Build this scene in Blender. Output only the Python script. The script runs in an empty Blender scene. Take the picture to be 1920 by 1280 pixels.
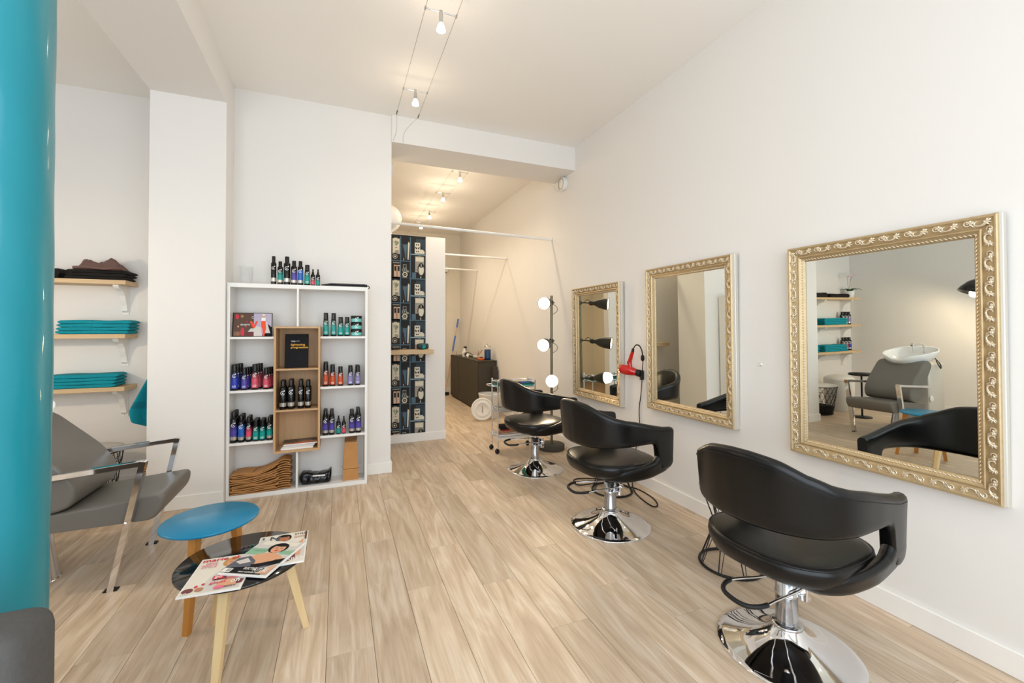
import bpy, bmesh, math, random
from math import sin, cos, pi, radians as R
from mathutils import Vector, Matrix
random.seed(7)
S = bpy.context.scene
COL = S.collection

# ------------------------------------------------------------------ camera, world, sun, exposure
cam_d = bpy.data.cameras.new('camera')
cam = bpy.data.objects.new('camera', cam_d); COL.objects.link(cam)
cam_d.sensor_width = 36; cam_d.lens = 806.5 / 1920 * 36; cam_d.clip_start = .02
cam_d.shift_y = (606.9 - 640) / 1920
f = Vector((.374873, .926924, .011909)); r = Vector((.92705, -.37493, 0)); u = r.cross(f)
m = Matrix((r, u, -f)).transposed().to_4x4(); m.translation = (0, 0, 1.4)
cam.matrix_world = m
S.camera = cam
vs = S.view_settings
vs.view_transform = 'Standard'; vs.look = 'None'; vs.gamma = 1; vs.use_curve_mapping = False
vs.exposure = -0.25
W = bpy.data.worlds.new('world'); S.world = W; W.use_nodes = True
W.node_tree.nodes['Background'].inputs[0].default_value = (.82, .9, 1, 1)
W.node_tree.nodes['Background'].inputs[1].default_value = 1.6

def light(name, kind, loc, energy, color, size=.1, rot=(0, 0, 0), sy=None, spot=None, blend=.6):
    d = bpy.data.lights.new(name, kind); d.energy = energy; d.color = color
    if kind == 'AREA':
        d.size = size
        if sy: d.shape = 'RECTANGLE'; d.size_y = sy
    else: d.shadow_soft_size = size
    if kind == 'SPOT': d.spot_size = spot; d.spot_blend = blend
    o = bpy.data.objects.new(name, d); COL.objects.link(o); o.location = loc; o.rotation_euler = rot
    return o
DAY = (.81, .915, 1); WARM = (1, .74, .45)
# daylight through the shop window behind the camera
light('window_daylight', 'AREA', (-.4, -1.12, 1.75), 144, DAY, 4.9, (R(90), 0, 0), 2.7)
# warm ceiling spots (same positions as the fittings)
SPOTS = [(.59, 1.2), (.59, 2.645), (.59, 3.605)]
BSPOTS = [(1.42, 5.26), (1.41, 6.16), (1.42, 7.23), (1.42, 8.02)]
for x, y in SPOTS: light('cable_spot_beam', 'SPOT', (x, y, 3.25), 11, (1, .86, .70), .04, spot=R(165), blend=1)
for x, y in BSPOTS: light('cable_spot_beam', 'SPOT', (x, y, 3.25), 62, (1, .83, .60), .04, spot=R(165), blend=1)
for x, y in SPOTS: light('cable_spot_glow', 'POINT', (x, y, 3.24), 1.2, (1, .84, .62), .04)
for x, y in BSPOTS: light('cable_spot_glow', 'POINT', (x, y, 3.2), 5, (1, .84, .62), .04)
light('passage_fill_light', 'POINT', (.3, 5.15, 2.75), 4, (1, .84, .62), .1)  # added warm fill for the dim passage behind the opening; the globe is unlit

# ------------------------------------------------------------------ materials
def s2l(c):
    if isinstance(c, str): c = tuple(int(c[i:i+2], 16) / 255 for i in (0, 2, 4))
    return tuple(v / 12.92 if v <= .04045 else ((v + .055) / 1.055) ** 2.4 for v in c) + (1,)
def mat(name, c, rough=.5, metal=0, bump=None, var=None, coat=0, trans=0, emit=None, spec=.5, ior=1.45):
    m = bpy.data.materials.new(name); m.use_nodes = True; nt = m.node_tree; n = nt.nodes; L = nt.links
    b = n['Principled BSDF']; c = s2l(c)
    b.inputs['Base Color'].default_value = c; b.inputs['Roughness'].default_value = rough
    b.inputs['Metallic'].default_value = metal; b.inputs['Coat Weight'].default_value = coat
    b.inputs['Transmission Weight'].default_value = trans; b.inputs['IOR'].default_value = ior
    b.inputs['Specular IOR Level'].default_value = spec
    tc = n.new('ShaderNodeTexCoord')
    if var:   # (colour 2, scale vector)
        mp = n.new('ShaderNodeMapping'); mp.inputs['Scale'].default_value = var[1]
        nz = n.new('ShaderNodeTexNoise'); nz.inputs['Scale'].default_value = 1; nz.inputs['Detail'].default_value = 5
        mx = n.new('ShaderNodeMix'); mx.data_type = 'RGBA'
        mx.inputs[6].default_value = c; mx.inputs[7].default_value = s2l(var[0])
        L.new(tc.outputs['Object'], mp.inputs[0]); L.new(mp.outputs[0], nz.inputs[0])
        L.new(nz.outputs[0], mx.inputs[0]); L.new(mx.outputs[2], b.inputs['Base Color'])
    if bump:  # (scale, strength)
        nz = n.new('ShaderNodeTexNoise'); nz.inputs['Scale'].default_value = bump[0]; nz.inputs['Detail'].default_value = 3
        bp = n.new('ShaderNodeBump'); bp.inputs['Strength'].default_value = bump[1]; bp.inputs['Distance'].default_value = .002
        L.new(tc.outputs['Object'], nz.inputs[0]); L.new(nz.outputs[0], bp.inputs['Height']); L.new(bp.outputs[0], b.inputs['Normal'])
    if emit:
        b.inputs['Emission Color'].default_value = s2l(emit[0]); b.inputs['Emission Strength'].default_value = emit[1]
    return m
def plank_mat():
    m = bpy.data.materials.new('oak_vinyl_plank'); m.use_nodes = True; nt = m.node_tree; n = nt.nodes; L = nt.links
    b = n['Principled BSDF']; b.inputs['Roughness'].default_value = .42; b.inputs['Specular IOR Level'].default_value = .4
    tc = n.new('ShaderNodeTexCoord'); oi = n.new('ShaderNodeObjectInfo')
    mul = n.new('ShaderNodeMath'); mul.operation = 'MULTIPLY'; mul.inputs[1].default_value = 50
    L.new(oi.outputs['Random'], mul.inputs[0])
    add = n.new('ShaderNodeVectorMath'); L.new(tc.outputs['Object'], add.inputs[0]); L.new(mul.outputs[0], add.inputs[1])
    def noise(scale, detail, dist):
        mp = n.new('ShaderNodeMapping'); mp.inputs['Scale'].default_value = scale
        nz = n.new('ShaderNodeTexNoise'); nz.inputs['Scale'].default_value = 1; nz.inputs['Detail'].default_value = detail
        nz.inputs['Distortion'].default_value = dist
        L.new(add.outputs[0], mp.inputs[0]); L.new(mp.outputs[0], nz.inputs[0]); return nz
    a = noise((13, 1.6, 1), 6, 1.6); g = noise((90, 3, 1), 4, .3); k = noise((3, .6, 1), 2, 0)
    r1 = n.new('ShaderNodeValToRGB'); L.new(a.outputs[0], r1.inputs[0])
    e = r1.color_ramp.elements; e[0].position = .3; e[0].color = s2l('BDA488'); e[1].position = .66; e[1].color = s2l('DCC9B2')
    x = e.new(.47); x.color = s2l('CCB498')
    r2 = n.new('ShaderNodeValToRGB'); L.new(g.outputs[0], r2.inputs[0])
    e = r2.color_ramp.elements; e[0].position = .3; e[0].color = (.82, .8, .78, 1); e[1].position = .6; e[1].color = (1, 1, 1, 1)
    mx = n.new('ShaderNodeMix'); mx.data_type = 'RGBA'; mx.blend_type = 'MULTIPLY'; mx.inputs[0].default_value = .8
    L.new(r1.outputs[0], mx.inputs[6]); L.new(r2.outputs[0], mx.inputs[7])
    r3 = n.new('ShaderNodeMapRange'); r3.inputs[3].default_value = .90; r3.inputs[4].default_value = 1.14
    L.new(oi.outputs['Random'], r3.inputs[0])
    h = n.new('ShaderNodeHueSaturation'); h.inputs['Saturation'].default_value = .93; L.new(mx.outputs[2], h.inputs['Color']); L.new(r3.outputs[0], h.inputs['Value'])
    L.new(h.outputs[0], b.inputs['Base Color'])
    bp = n.new('ShaderNodeBump'); bp.inputs['Strength'].default_value = .12; bp.inputs['Distance'].default_value = .001
    L.new(g.outputs[0], bp.inputs['Height']); L.new(bp.outputs[0], b.inputs['Normal'])
    return m
MT = {}
def K(k):
    if k not in MT: MT[k] = DEF[k]() if callable(DEF[k]) else mat(k, *DEF[k][0], **DEF[k][1])
    return MT[k]
def D(*a, **k): return (a, k)
def alpha_mat(name, a):
    m = mat(name, 'F4F6F6', .04); m.node_tree.nodes['Principled BSDF'].inputs['Alpha'].default_value = a; return m
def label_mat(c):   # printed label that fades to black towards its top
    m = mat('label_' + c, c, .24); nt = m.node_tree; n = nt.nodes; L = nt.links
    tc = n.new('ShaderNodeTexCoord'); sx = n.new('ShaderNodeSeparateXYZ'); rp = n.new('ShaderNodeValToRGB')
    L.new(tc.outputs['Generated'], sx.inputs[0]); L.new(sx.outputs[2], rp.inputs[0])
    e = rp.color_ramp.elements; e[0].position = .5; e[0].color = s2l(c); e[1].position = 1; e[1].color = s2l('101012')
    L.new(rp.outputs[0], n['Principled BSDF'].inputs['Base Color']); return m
DEF = dict(
    plaster=D('ECE8E3', .85, bump=(60, .03)), back_plaster=D('ECE3D2', .85, bump=(60, .03)), ceiling=D('FAF6F0', .9), trim=D('F3F0EB', .45),
    plank=plank_mat, subfloor=D('8C7257', .6), teal_paint=D('0D7F8C', .36, bump=(16, .6), coat=.15),
    grey_fabric=D('474645', .95, bump=(420, .5), var=('575350', (90, 90, 90))),
    grey_vinyl=D('6E6A63', .42, bump=(300, .12)), black_leather=D('070708', .31, bump=(260, .1), spec=.45),
    leather_seam=D('050505', .5), chrome=D('E8E8EA', .04, metal=1), soft_chrome=D('C9CACC', .16, metal=1), rubber=D('141414', .6),
    black_metal=D('161616', .45), black_gloss=D('0B0B0C', .1, coat=.3), blue_lacquer=D('0E7FA8', .3), white_laminate=D('F0EEEA', .35),
    oak=D('D3AE83', .5, var=('BE9569', (60, 60, 3))), beech_warm_shade=D('C98A42', .4, var=('B87A36', (40, 40, 3))), oak_shelf=D('D9BE97', .5, var=('C7A67B', (3, 60, 60))), beech=D('EBD2A4', .4, var=('DDBB85', (40, 40, 3))),
    gold=D('CFB994', .42, metal=.55, var=('B39A70', (40, 40, 40))), gold_light=D('EADCC2', .3, metal=.6), silver_edge=D('D2CCC0', .4, metal=.3),
    mirror_glass=D('E9ECE6', .0, metal=1), teal_towel=D('0FA3B4', .95, bump=(500, .8), var=('0B7F90', (90, 90, 90))), teal_towel_band=D('077C8C', .8),
    black_cloth=D('15110F', .9, bump=(200, .4)), brown_cloth=D('6B5048', .6, bump=(120, .3)), porcelain=D('F4F4F2', .08, coat=.5),
    paper_brown=D('C8935A', .75, bump=(60, .3), var=('B57F48', (12, 12, 12))), paper_dark=D('7A5230', .8), black_plastic=D('08090A', .12),
    bottle_black=D('0C0C0E', .18), cap_black=D('131315', .25), print_white=D('EDEDED', .5), silver_band=D('C4C1B8', .28, metal=.7),
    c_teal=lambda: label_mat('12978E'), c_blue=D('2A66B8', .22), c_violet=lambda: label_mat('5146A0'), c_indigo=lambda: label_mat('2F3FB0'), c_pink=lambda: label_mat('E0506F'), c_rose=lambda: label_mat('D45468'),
    c_orange=lambda: label_mat('C4502A'), c_lilac=lambda: label_mat('8C84B4'), c_aqua=D('6CC7BE', .22), glass=lambda: alpha_mat('thin_glass', .16), blue_liquid=D('063F73', .1, coat=.3),
    red_gloss=D('C41A16', .12, coat=.5), dark_weave=D('39332A', .7, bump=(350, .6), var=('4A4336', (120, 120, 120))), white_plastic=D('EDEAE4', .4),
    orange_plastic=D('E8661A', .4), cable=D('17120F', .6), red_cable=D('B03020', .5), blue_handle=D('4E7FD0', .4), wire_grey=D('9A9488', .35, metal=.6),
    bulb=D('FFF2DC', .4, emit=('FFE9CC', 30)), lens=D('FFF2DC', .4, emit=('FFE2B8', 14)), glow_shade=D('FFF6E6', .5, emit=('FFE0B0', 6)),
    lamp_grey=D('3C3A34', .4, metal=.2), brass_pole=D('6E6A55', .35, metal=.6), concrete_dark=D('4B4740', .8), leaf=D('2E5A2B', .5), petal=D('E9D6DC', .5), stem=D('6F5A45', .6),
    paper_white=D('F3F1EC', .35), cover_dark=D('2A2422', .35), cover_grey=D('D2CCC6', .35), p_red=D('D8203A', .35), p_pink=D('E4708A', .35), p_skin=D('DDA47E', .35), p_skin2=D('B87C58', .35), p_blond=D('C9975A', .35),
    p_black=D('121114', .6, spec=.2), p_grey=D('5A5C66', .35), p_green=D('8DB89A', .35), p_cream=D('E6DFD0', .4), p_orange=D('F04A22', .35), p_yellow=D('F2B21E', .4), p_maroon=D('6E1F24', .35), p_lilac=D('B9AFC4', .35), p_brown=D('5A3B2A', .35),
    w_dark=D('16181A', .7), w_blue=D('4F6B7C', .7), w_bluehi=D('8AA7B8', .7), w_cream=D('DAD2BE', .7), w_grey=D('9B978C', .7), w_brown=D('2C2220', .7), w_peach=D('D9B49A', .7), w_slate=D('2C3B46', .7),
    window_frame=D('2B3034', .4), clear_pane=D('FFFFFF', .0, trans=1, ior=1.05), street=D('8A8A88', .9),
)

# ------------------------------------------------------------------ mesh builder
class MB:
    def __init__(s): s.v = []; s.f = []; s.mi = []; s.sm = []; s.m = []; s.T = Matrix.Identity(4)
    def add(s, vs, fs, m, smooth=False):
        if m not in s.m: s.m.append(m)
        k = s.m.index(m); n = len(s.v)
        s.v += [s.T @ Vector(v) for v in vs]
        for q in fs: s.f.append([n + i for i in q]); s.mi.append(k); s.sm.append(smooth)
        return s
    def box(s, x0, x1, y0, y1, z0, z1, m, b=0, seg=1, T=None):
        if b <= 0 and T is None:
            return s.add([(x, y, z) for x in (x0, x1) for y in (y0, y1) for z in (z0, z1)],
                         [(0, 1, 3, 2), (4, 6, 7, 5), (0, 4, 5, 1), (2, 3, 7, 6), (0, 2, 6, 4), (1, 5, 7, 3)], m)
        bm = bmesh.new(); bmesh.ops.create_cube(bm, size=1)
        bmesh.ops.scale(bm, vec=(x1 - x0, y1 - y0, z1 - z0), verts=bm.verts)
        if b > 0: bmesh.ops.bevel(bm, geom=bm.edges[:], offset=b, segments=seg, affect='EDGES', profile=.5)
        bmesh.ops.translate(bm, vec=((x0 + x1) / 2, (y0 + y1) / 2, (z0 + z1) / 2), verts=bm.verts)
        if T is not None: bmesh.ops.transform(bm, matrix=T, verts=bm.verts)
        bm.verts.index_update()
        s.add([v.co[:] for v in bm.verts], [[v.index for v in q.verts] for q in bm.faces], m, seg > 1); bm.free(); return s
    def loft(s, rings, m, close=True, c0=True, c1=True, smooth=True):
        n = len(rings[0]); vs = [p for q in rings for p in q]; fs = []
        for i in range(len(rings) - 1):
            for j in range(n if close else n - 1):
                k = (j + 1) % n; fs.append((i*n + j, i*n + k, (i+1)*n + k, (i+1)*n + j))
        s.add(vs, fs, m, smooth)
        if c0: s.add(rings[0], [list(range(n))[::-1]], m)
        if c1: s.add(rings[-1], [list(range(n))], m)
        return s
    def lathe(s, prof, m, c=(0, 0, 0), n=24, smooth=True, caps=True, ax=None):
        A = Matrix.Identity(3) if ax is None else Vector((0, 0, 1)).rotation_difference(Vector(ax)).to_matrix()
        rings = [[Vector(c) + A @ Vector((max(q, 1e-5)*cos(2*pi*i/n), max(q, 1e-5)*sin(2*pi*i/n), z)) for i in range(n)] for q, z in prof]
        return s.loft(rings, m, c0=caps, c1=caps, smooth=smooth)
    def tube(s, pts, r, m, n=8, closed=False, smooth=True):
        P = [Vector(p) for p in pts]; rings = []; N = len(P); up = None
        for i, p in enumerate(P):
            a = P[(i-1) % N] if (closed or i > 0) else p; b = P[(i+1) % N] if (closed or i < N-1) else p
            t = (b - a).normalized()
            if up is None: up = Vector((0, 0, 1)) if abs(t.z) < .9 else Vector((1, 0, 0))
            up = (up - t * up.dot(t)).normalized(); w = t.cross(up)
            rr = r[i] if isinstance(r, (list, tuple)) else r
            rings.append([p + up*rr*cos(2*pi*k/n) + w*rr*sin(2*pi*k/n) for k in range(n)])
        if closed: rings.append(rings[0])
        return s.loft(rings, m, c0=not closed, c1=not closed, smooth=smooth)
    def bar(s, a, b, w, d, m, hint=(0, 0, 1)):   # rectangular bar
        a = Vector(a); b = Vector(b); t = (b - a).normalized(); h = Vector(hint)
        x = t.cross(h).normalized(); y = x.cross(t).normalized()
        q = [x*w/2 + y*d/2, -x*w/2 + y*d/2, -x*w/2 - y*d/2, x*w/2 - y*d/2]
        return s.loft([[a + e for e in q], [b + e for e in q]], m, smooth=False)
    def blob(s, c, rx, ry, rz, m, n=10, k=6, Rm=None):
        rings = []
        for i in range(k + 1):
            a = -pi/2 + pi*i/k
            rings.append([(Rm or Matrix.Identity(3)) @ Vector((max(cos(a), .01)*rx*cos(2*pi*j/n), max(cos(a), .01)*ry*sin(2*pi*j/n), sin(a)*rz)) + Vector(c) for j in range(n)])
        return s.loft(rings, m)
    def flat(s, O, U, V, pts, m, off=0):
        O = Vector(O); U = Vector(U); V = Vector(V); N = U.cross(V).normalized() * off
        return s.add([O + U*p[0] + V*p[1] + N for p in pts], [list(range(len(pts)))], m)
    def mesh(s, name):
        me = bpy.data.meshes.new(name); me.from_pydata([v[:] for v in s.v], [], s.f)
        for k in s.m: me.materials.append(K(k))
        me.polygons.foreach_set('material_index', s.mi); me.polygons.foreach_set('use_smooth', s.sm)
        bm = bmesh.new(); bm.from_mesh(me); bmesh.ops.recalc_face_normals(bm, faces=bm.faces) if not getattr(s, 'norecalc', 0) else None; bm.to_mesh(me); bm.free()
        me.update(); return me
    def obj(s, name, parent=None, **k):
        return link(name, s.mesh(name), parent, **k)
def link(name, me, parent=None, label=None, cat=None, group=None, kind=None, loc=None, rz=None):
    o = bpy.data.objects.new(name, me); COL.objects.link(o)
    if parent: o.parent = parent
    return tag(o, label, cat, group, kind, loc, rz)
def tag(o, label=None, cat=None, group=None, kind=None, loc=None, rz=None):
    if label: o['label'] = label
    if cat: o['category'] = cat
    if group: o['group'] = group
    if kind: o['kind'] = kind
    if loc: o.location = loc
    if rz is not None: o.rotation_euler = (0, 0, rz)
    return o
def thing(name, label, cat, loc=(0, 0, 0), rz=0, group=None):
    o = bpy.data.objects.new(name, None); COL.objects.link(o); o.empty_display_size = .1
    return tag(o, label, cat, group, None, loc, rz)
def dup(root, loc=None, rz=None, label=None, group=None):
    c = root.copy(); COL.objects.link(c)
    for ch in list(root.children):
        d = ch.copy(); COL.objects.link(d); d.parent = c
        for g in list(ch.children):
            e = g.copy(); COL.objects.link(e); e.parent = d
    return tag(c, label, None, group, None, loc, rz)
def box(name, a, m, parent=None, b=0, seg=1, **k):
    return MB().box(*a, m, b, seg).obj(name, parent, **k)
def struct(name, a, m='plaster', b=0): return box(name, a, m, None, b, kind='structure')
_txt = {}
def text_geo(t):
    if t not in _txt:
        cu = bpy.data.curves.new('t', 'FONT'); cu.body = t; cu.resolution_u = 2; cu.offset = .018
        o = bpy.data.objects.new('t', cu); COL.objects.link(o)
        dg = bpy.context.evaluated_depsgraph_get(); me = bpy.data.meshes.new_from_object(o.evaluated_get(dg))
        vs = [v.co[:2] for v in me.vertices]; fs = [list(p.vertices) for p in me.polygons]
        x = [v[0] for v in vs]; y = [v[1] for v in vs]
        x0, x1, y0, y1 = min(x), max(x), min(y), max(y)
        _txt[t] = ([((a - x0)/(x1 - x0), (b - y0)/(y1 - y0)) for a, b in vs], fs)
        bpy.data.objects.remove(o); bpy.data.curves.remove(cu); bpy.data.meshes.remove(me)
    return _txt[t]
def put_text(mb, t, O, U, V, x0, x1, y0, y1, m, off):
    vs, fs = text_geo(t); O = Vector(O); U = Vector(U); V = Vector(V); N = U.cross(V).normalized()*off
    mb.add([O + U*(x0 + a*(x1-x0)) + V*(y0 + b*(y1-y0)) + N for a, b in vs], fs, m)
def circ(cx, cy, rx, ry=None, n=20, a0=0, a1=2*pi):
    ry = ry or rx; return [(cx + rx*cos(a0 + (a1-a0)*i/n), cy + ry*sin(a0 + (a1-a0)*i/n)) for i in range(n + (a1-a0 < 6.2))]
def catmull(P, n=6):
    P = [Vector(p) for p in P]; out = []
    for i in range(len(P) - 1):
        a = P[max(i-1, 0)]; b = P[i]; c = P[i+1]; d = P[min(i+2, len(P)-1)]
        for k in range(n):
            t = k/n; out.append(.5*((2*b) + (c-a)*t + (2*a-5*b+4*c-d)*t*t + (3*b-a-3*c+d)*t**3))
    return out + [P[-1]]
def lerp(xs, ys, x):
    if x <= xs[0]: return ys[0]
    for i in range(len(xs)-1):
        if x <= xs[i+1]: return ys[i] + (ys[i+1]-ys[i])*(x-xs[i])/(xs[i+1]-xs[i])
    return ys[-1]

# ------------------------------------------------------------------ setting
XR, XL, ZC, YF = 2.54, -3.45, 3.5, -1.2
fl = struct('floor', (XL - .15, XR + .1, YF - .1, 9.5, -.06, -.012), 'subfloor')
PW, PL = .195, 1.32; cache = {}
row = 0; x = XL - .1; cnt = 0
while x < XR + .02:
    y = YF - [0, .5, .95, .25, .75, 1.1, .4][row % 7]
    while y < 9.42:
        y0 = max(y, YF); y1 = min(y + PL, 9.42)
        if y1 - y0 > .03 and not (x < .2 and y0 > 5.6):
            L_ = round(y1 - y0, 3)
            if L_ not in cache:
                cache[L_] = MB().box(-PW/2 + .0007, PW/2 - .0007, -L_/2 + .0007, L_/2 - .0007, -.012, 0, 'plank', .0012).mesh('plank')
            link('plank', cache[L_], fl, loc=(x + PW/2, (y0 + y1)/2, 0)); cnt += 1
        y += PL
    x += PW; row += 1
struct('ceiling', (XL - .15, XR + .1, YF - .1, 9.5, ZC, ZC + .1), 'ceiling')
struct('wall_right', (XR, XR + .1, YF - .1, 9.5, 0, ZC))
struct('wall_left', (XL - .12, XL, YF - .1, 4.85, 0, ZC))
struct('wall_alcove', (XL - .12, -1.2, 4.85, 4.97, 0, ZC))
struct('wall_pilaster', (-1.345, -.845, 4.08, 4.85, 0, ZC))
struct('wall_display', (-.845, .482, 4.36, 4.85, 0, ZC))
struct('wall_rear', (-1.0, XR, 9.4, 9.5, 0, ZC), 'back_plaster')
struct('wall_rear_left', (-1.1, -1.0, 4.97, 9.5, 0, ZC), 'back_plaster')
struct('wall_partition', (-.9, 1.272, 5.43, 5.55, 0, 2.565))
struct('trim_ceiling_beam', (.482, XR, 4.33, 4.82, 3.235, ZC))
struct('trim_side_beam', (-1.345, -.845, YF, 4.08, 3.235, ZC))
BB = .105
def base(name, a): struct('baseboard_' + name, a, 'trim', .003)
base('right', (XR - .018, XR, YF, 9.4, 0, BB))
base('display', (-.845, .482 + .012, 4.345, 4.36, 0, BB))
base('opening', (.482, .494, 4.36, 4.85, 0, BB))
base('pilaster', (-1.357, -.845, 4.066, 4.08, 0, BB))
base('partition', (-.9, 1.284, 5.416, 5.43, 0, .055 + .05))
base('partition_end', (1.272, 1.284, 5.43, 5.55, 0, BB))
base('rear', (-1, XR, 9.386, 9.4, 0, BB))
base('alcove', (XL, -1.345, 4.836, 4.85, 0, BB))
base('left', (XL, XL + .014, YF, 4.85, 0, BB))
# shopfront behind the camera: sill, piers, lintel and glazing
struct('wall_front', (XL, XR, YF - .1, YF, 0, .35))
struct('trim_front_lintel', (XL, XR, YF - .1, YF, 3.15, ZC))
struct('trim_front_pier', (XL, -2.95, YF - .1, YF, .35, 3.15))
struct('trim_front_pier_right', (2.15, XR, YF - .1, YF, .35, 3.15))
wf = MB()
for xx in (-2.95, -1.25, .45, 2.11): wf.box(xx, xx + .04, YF - .08, YF - .02, .35, 3.15, 'window_frame')
wf.box(-2.95, 2.15, YF - .08, YF - .02, .35, .39, 'window_frame'); wf.box(-2.95, 2.15, YF - .08, YF - .02, 3.11, 3.15, 'window_frame')
wo = wf.obj('window_1', kind='structure')
# door trim and wall box in the back room
dt = MB(); dt.box(1.2, 1.24, 9.37, 9.4, 0, 2.62, 'trim'); dt.box(2.13, 2.17, 9.37, 9.4, 0, 2.62, 'trim'); dt.box(1.2, 2.17, 9.37, 9.4, 2.58, 2.64, 'trim')
dt.box(1.24, 2.13, 9.385, 9.4, 0, 2.58, 'back_plaster')
d1 = dt.obj('door_1', kind='structure')
MB().lathe([(.018, 0), (.02, .05), (.012, .055)], 'soft_chrome', (2.07, 9.385, 1.02), 10, ax=(0, -1, 0)).obj('door_knob', d1)

# cast column
t = thing('cast_iron_column', 'thick teal painted round column at the left edge of the photo', 'column', (-.78, 1.42, 0))
n = 64; rings = []
for i in range(90):
    z = ZC*i/89; rings.append([Vector(((.112 + .0012*sin(z*5 + a*3) + .0006*sin(z*23 + a*7))*cos(a), (.112 + .0012*sin(z*5 + a*3) + .0006*sin(z*23 + a*7))*sin(a), z)) for a in [2*pi*k/n for k in range(n)]])
MB().loft(rings, 'teal_paint').obj('shaft', t)
MB().lathe([(.15, 0), (.15, .05), (.13, .07), (.114, .09)], 'teal_paint', n=40).obj('base_ring', t)

# ------------------------------------------------------------------ mirrors
def make_mirror():
    t = thing('framed_mirror', '-', 'mirror')
    w, h = .89, 1.20
    prof = [(0, 0), (0, .022), (.003, .025), (.003, .047), (.006, .052), (.010, .056), (.016, .055), (.022, .047), (.044, .04), (.056, .035), (.058, .04), (.063, .042), (.067, .036), (.071, .033), (.086, .022), (.089, .017)]
    def ring(d, p): return [Vector((-p, -w/2 + d, d)), Vector((-p, w/2 - d, d)), Vector((-p, w/2 - d, h - d)), Vector((-p, -w/2 + d, h - d))]
    mb = MB()
    rs = [ring(*q) for q in prof]
    mb.loft(rs[:4], 'silver_edge', c0=False, c1=False, smooth=False); mb.loft(rs[3:], 'gold', c0=False, c1=False, smooth=False)
    mb.norecalc = 1
    fr = mb.obj('frame', t)
    MB().box(-.016, -.002, -w/2 + .08, w/2 - .08, .08, h - .08, 'mirror_glass').obj('glass', t)
    # carved scrolls on the wide band and a bead of leaves at the sight edge
    o = MB(); e = MB()
    def along(L):   # local scroll motifs: (s along, d across) -> height
        n_ = max(2, round(L/.052)); return [(i + .5)*L/n_ for i in range(n_)], L/n_
    for side in range(4):
        L_ = w if side % 2 == 0 else h
        def P(s_, d, p, side=side, L_=L_):
            if side == 0: return Vector((-p, -w/2 + s_, d))
            if side == 1: return Vector((-p, w/2 - d, s_))
            if side == 2: return Vector((-p, w/2 - s_, h - d))
            return Vector((-p, -w/2 + d, h - s_))
        c, q = along(L_ - .06)
        for i, s0 in enumerate(c):
            s0 += .03; sg = 1 if i % 2 else -1
            pts = []
            for k in range(13):   # spiral
                a = k*.55; rr = .0165*(1 - k/15)
                pts.append(P(s0 - .01*sg + rr*cos(a)*1.2, .034 + sg*rr*sin(a), .044 + .003*sin(k*.4)))
            o.tube(pts, [.0042*(1 - k/22) for k in range(13)], 'gold_light', 5)
            o.tube([P(s0 + .002, .034 + sg*.014, .046), P(s0 + .014, .034 + sg*.006, .048), P(s0 + .026, .034 - sg*.012, .045), P(s0 + .036, .034 - sg*.015, .043)], [.003, .0048, .004, .001], 'gold_light', 5)
            for j in range(4):
                a = -.9 + j*.6
                o.tube([P(s0 + .012, .031, .044), P(s0 + .012 + .011*cos(a), .031 + .013*sin(a)*1.0, .049), P(s0 + .012 + .02*cos(a), .031 + .02*sin(a)*sg, .043)], [.0035, .0042, .0012], 'gold_light', 5)
            o.blob(P(s0 + .009, .031, .046), .005, .005, .005, 'gold_light', 6, 4)
        nb = int((L_ - .15)/.016)
        for i in range(nb):
            s0 = .075 + (i + .5)*(L_ - .15)/nb
            e.tube([P(s0 - .007, .0765, .027), P(s0, .0775, .032), P(s0 + .007, .083, .025)], [.0015, .0036, .001], 'gold_light', 4)
    og = o.obj('carved_scrolls', t, kind='stuff'); e.obj('leaf_beading', t, kind='stuff')
    return t
mi = make_mirror()
MP = [(1.312, .677, 'gold ornate framed mirror nearest the camera, behind the nearest black chair, reflecting the shampoo basin'),
      (2.585, .715, 'middle one of the three gold framed mirrors, right of the red hairdryer'),
      (3.852, .655, 'farthest gold framed mirror, beside the lit studio lamp stand and reflecting its lamps')]
for i, (y, z, lb) in enumerate(MP):
    o = mi if i == 0 else dup(mi)
    tag(o, lb, None, 'gold framed mirrors on the right wall', None, (XR - .001 - (.013), y, z)); o.rotation_euler = (0, R(-.62), 0)
    o.location.x = XR - .001

# ------------------------------------------------------------------ styling chairs
def strip(mb, pts, zb, zt, th, flare, m):
    """loft a rounded slab along plan points; pts (x,y,outward normal)"""
    rings = []
    for (x_, y_, nx, ny), b_, t_ in zip(pts, zb, zt):
        ring = []; hh = t_ - b_; r_ = min(th/2, hh/2 - .001)
        for (dd, zz) in [(th/2 - .006, .0), (th/2, .35), (th/2, 1.2), (th/2, -1.2), (th/2, -.35), (th/2 - .006, 0)]: pass
        prof = []
        for k in range(7):   # top arc from outer to inner
            a = pi*k/6; prof.append((cos(a)*th/2, t_ - r_ + sin(a)*r_))
        for k in range(1, 6): prof.append((-th/2, t_ - r_ - (hh - 2*r_)*k/6))
        for k in range(7):
            a = pi + pi*k/6; prof.append((cos(a)*th/2, b_ + r_ + sin(a)*r_))
        for k in range(1, 6): prof.append((th/2, b_ + r_ + (hh - 2*r_)*k/6))
        for o_, z_ in prof:
            fl_ = flare(x_, y_, z_) + o_
            ring.append(Vector((x_ + nx*fl_, y_ + ny*fl_, z_)))
        rings.append(ring)
    mb.loft(rings, m)
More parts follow.
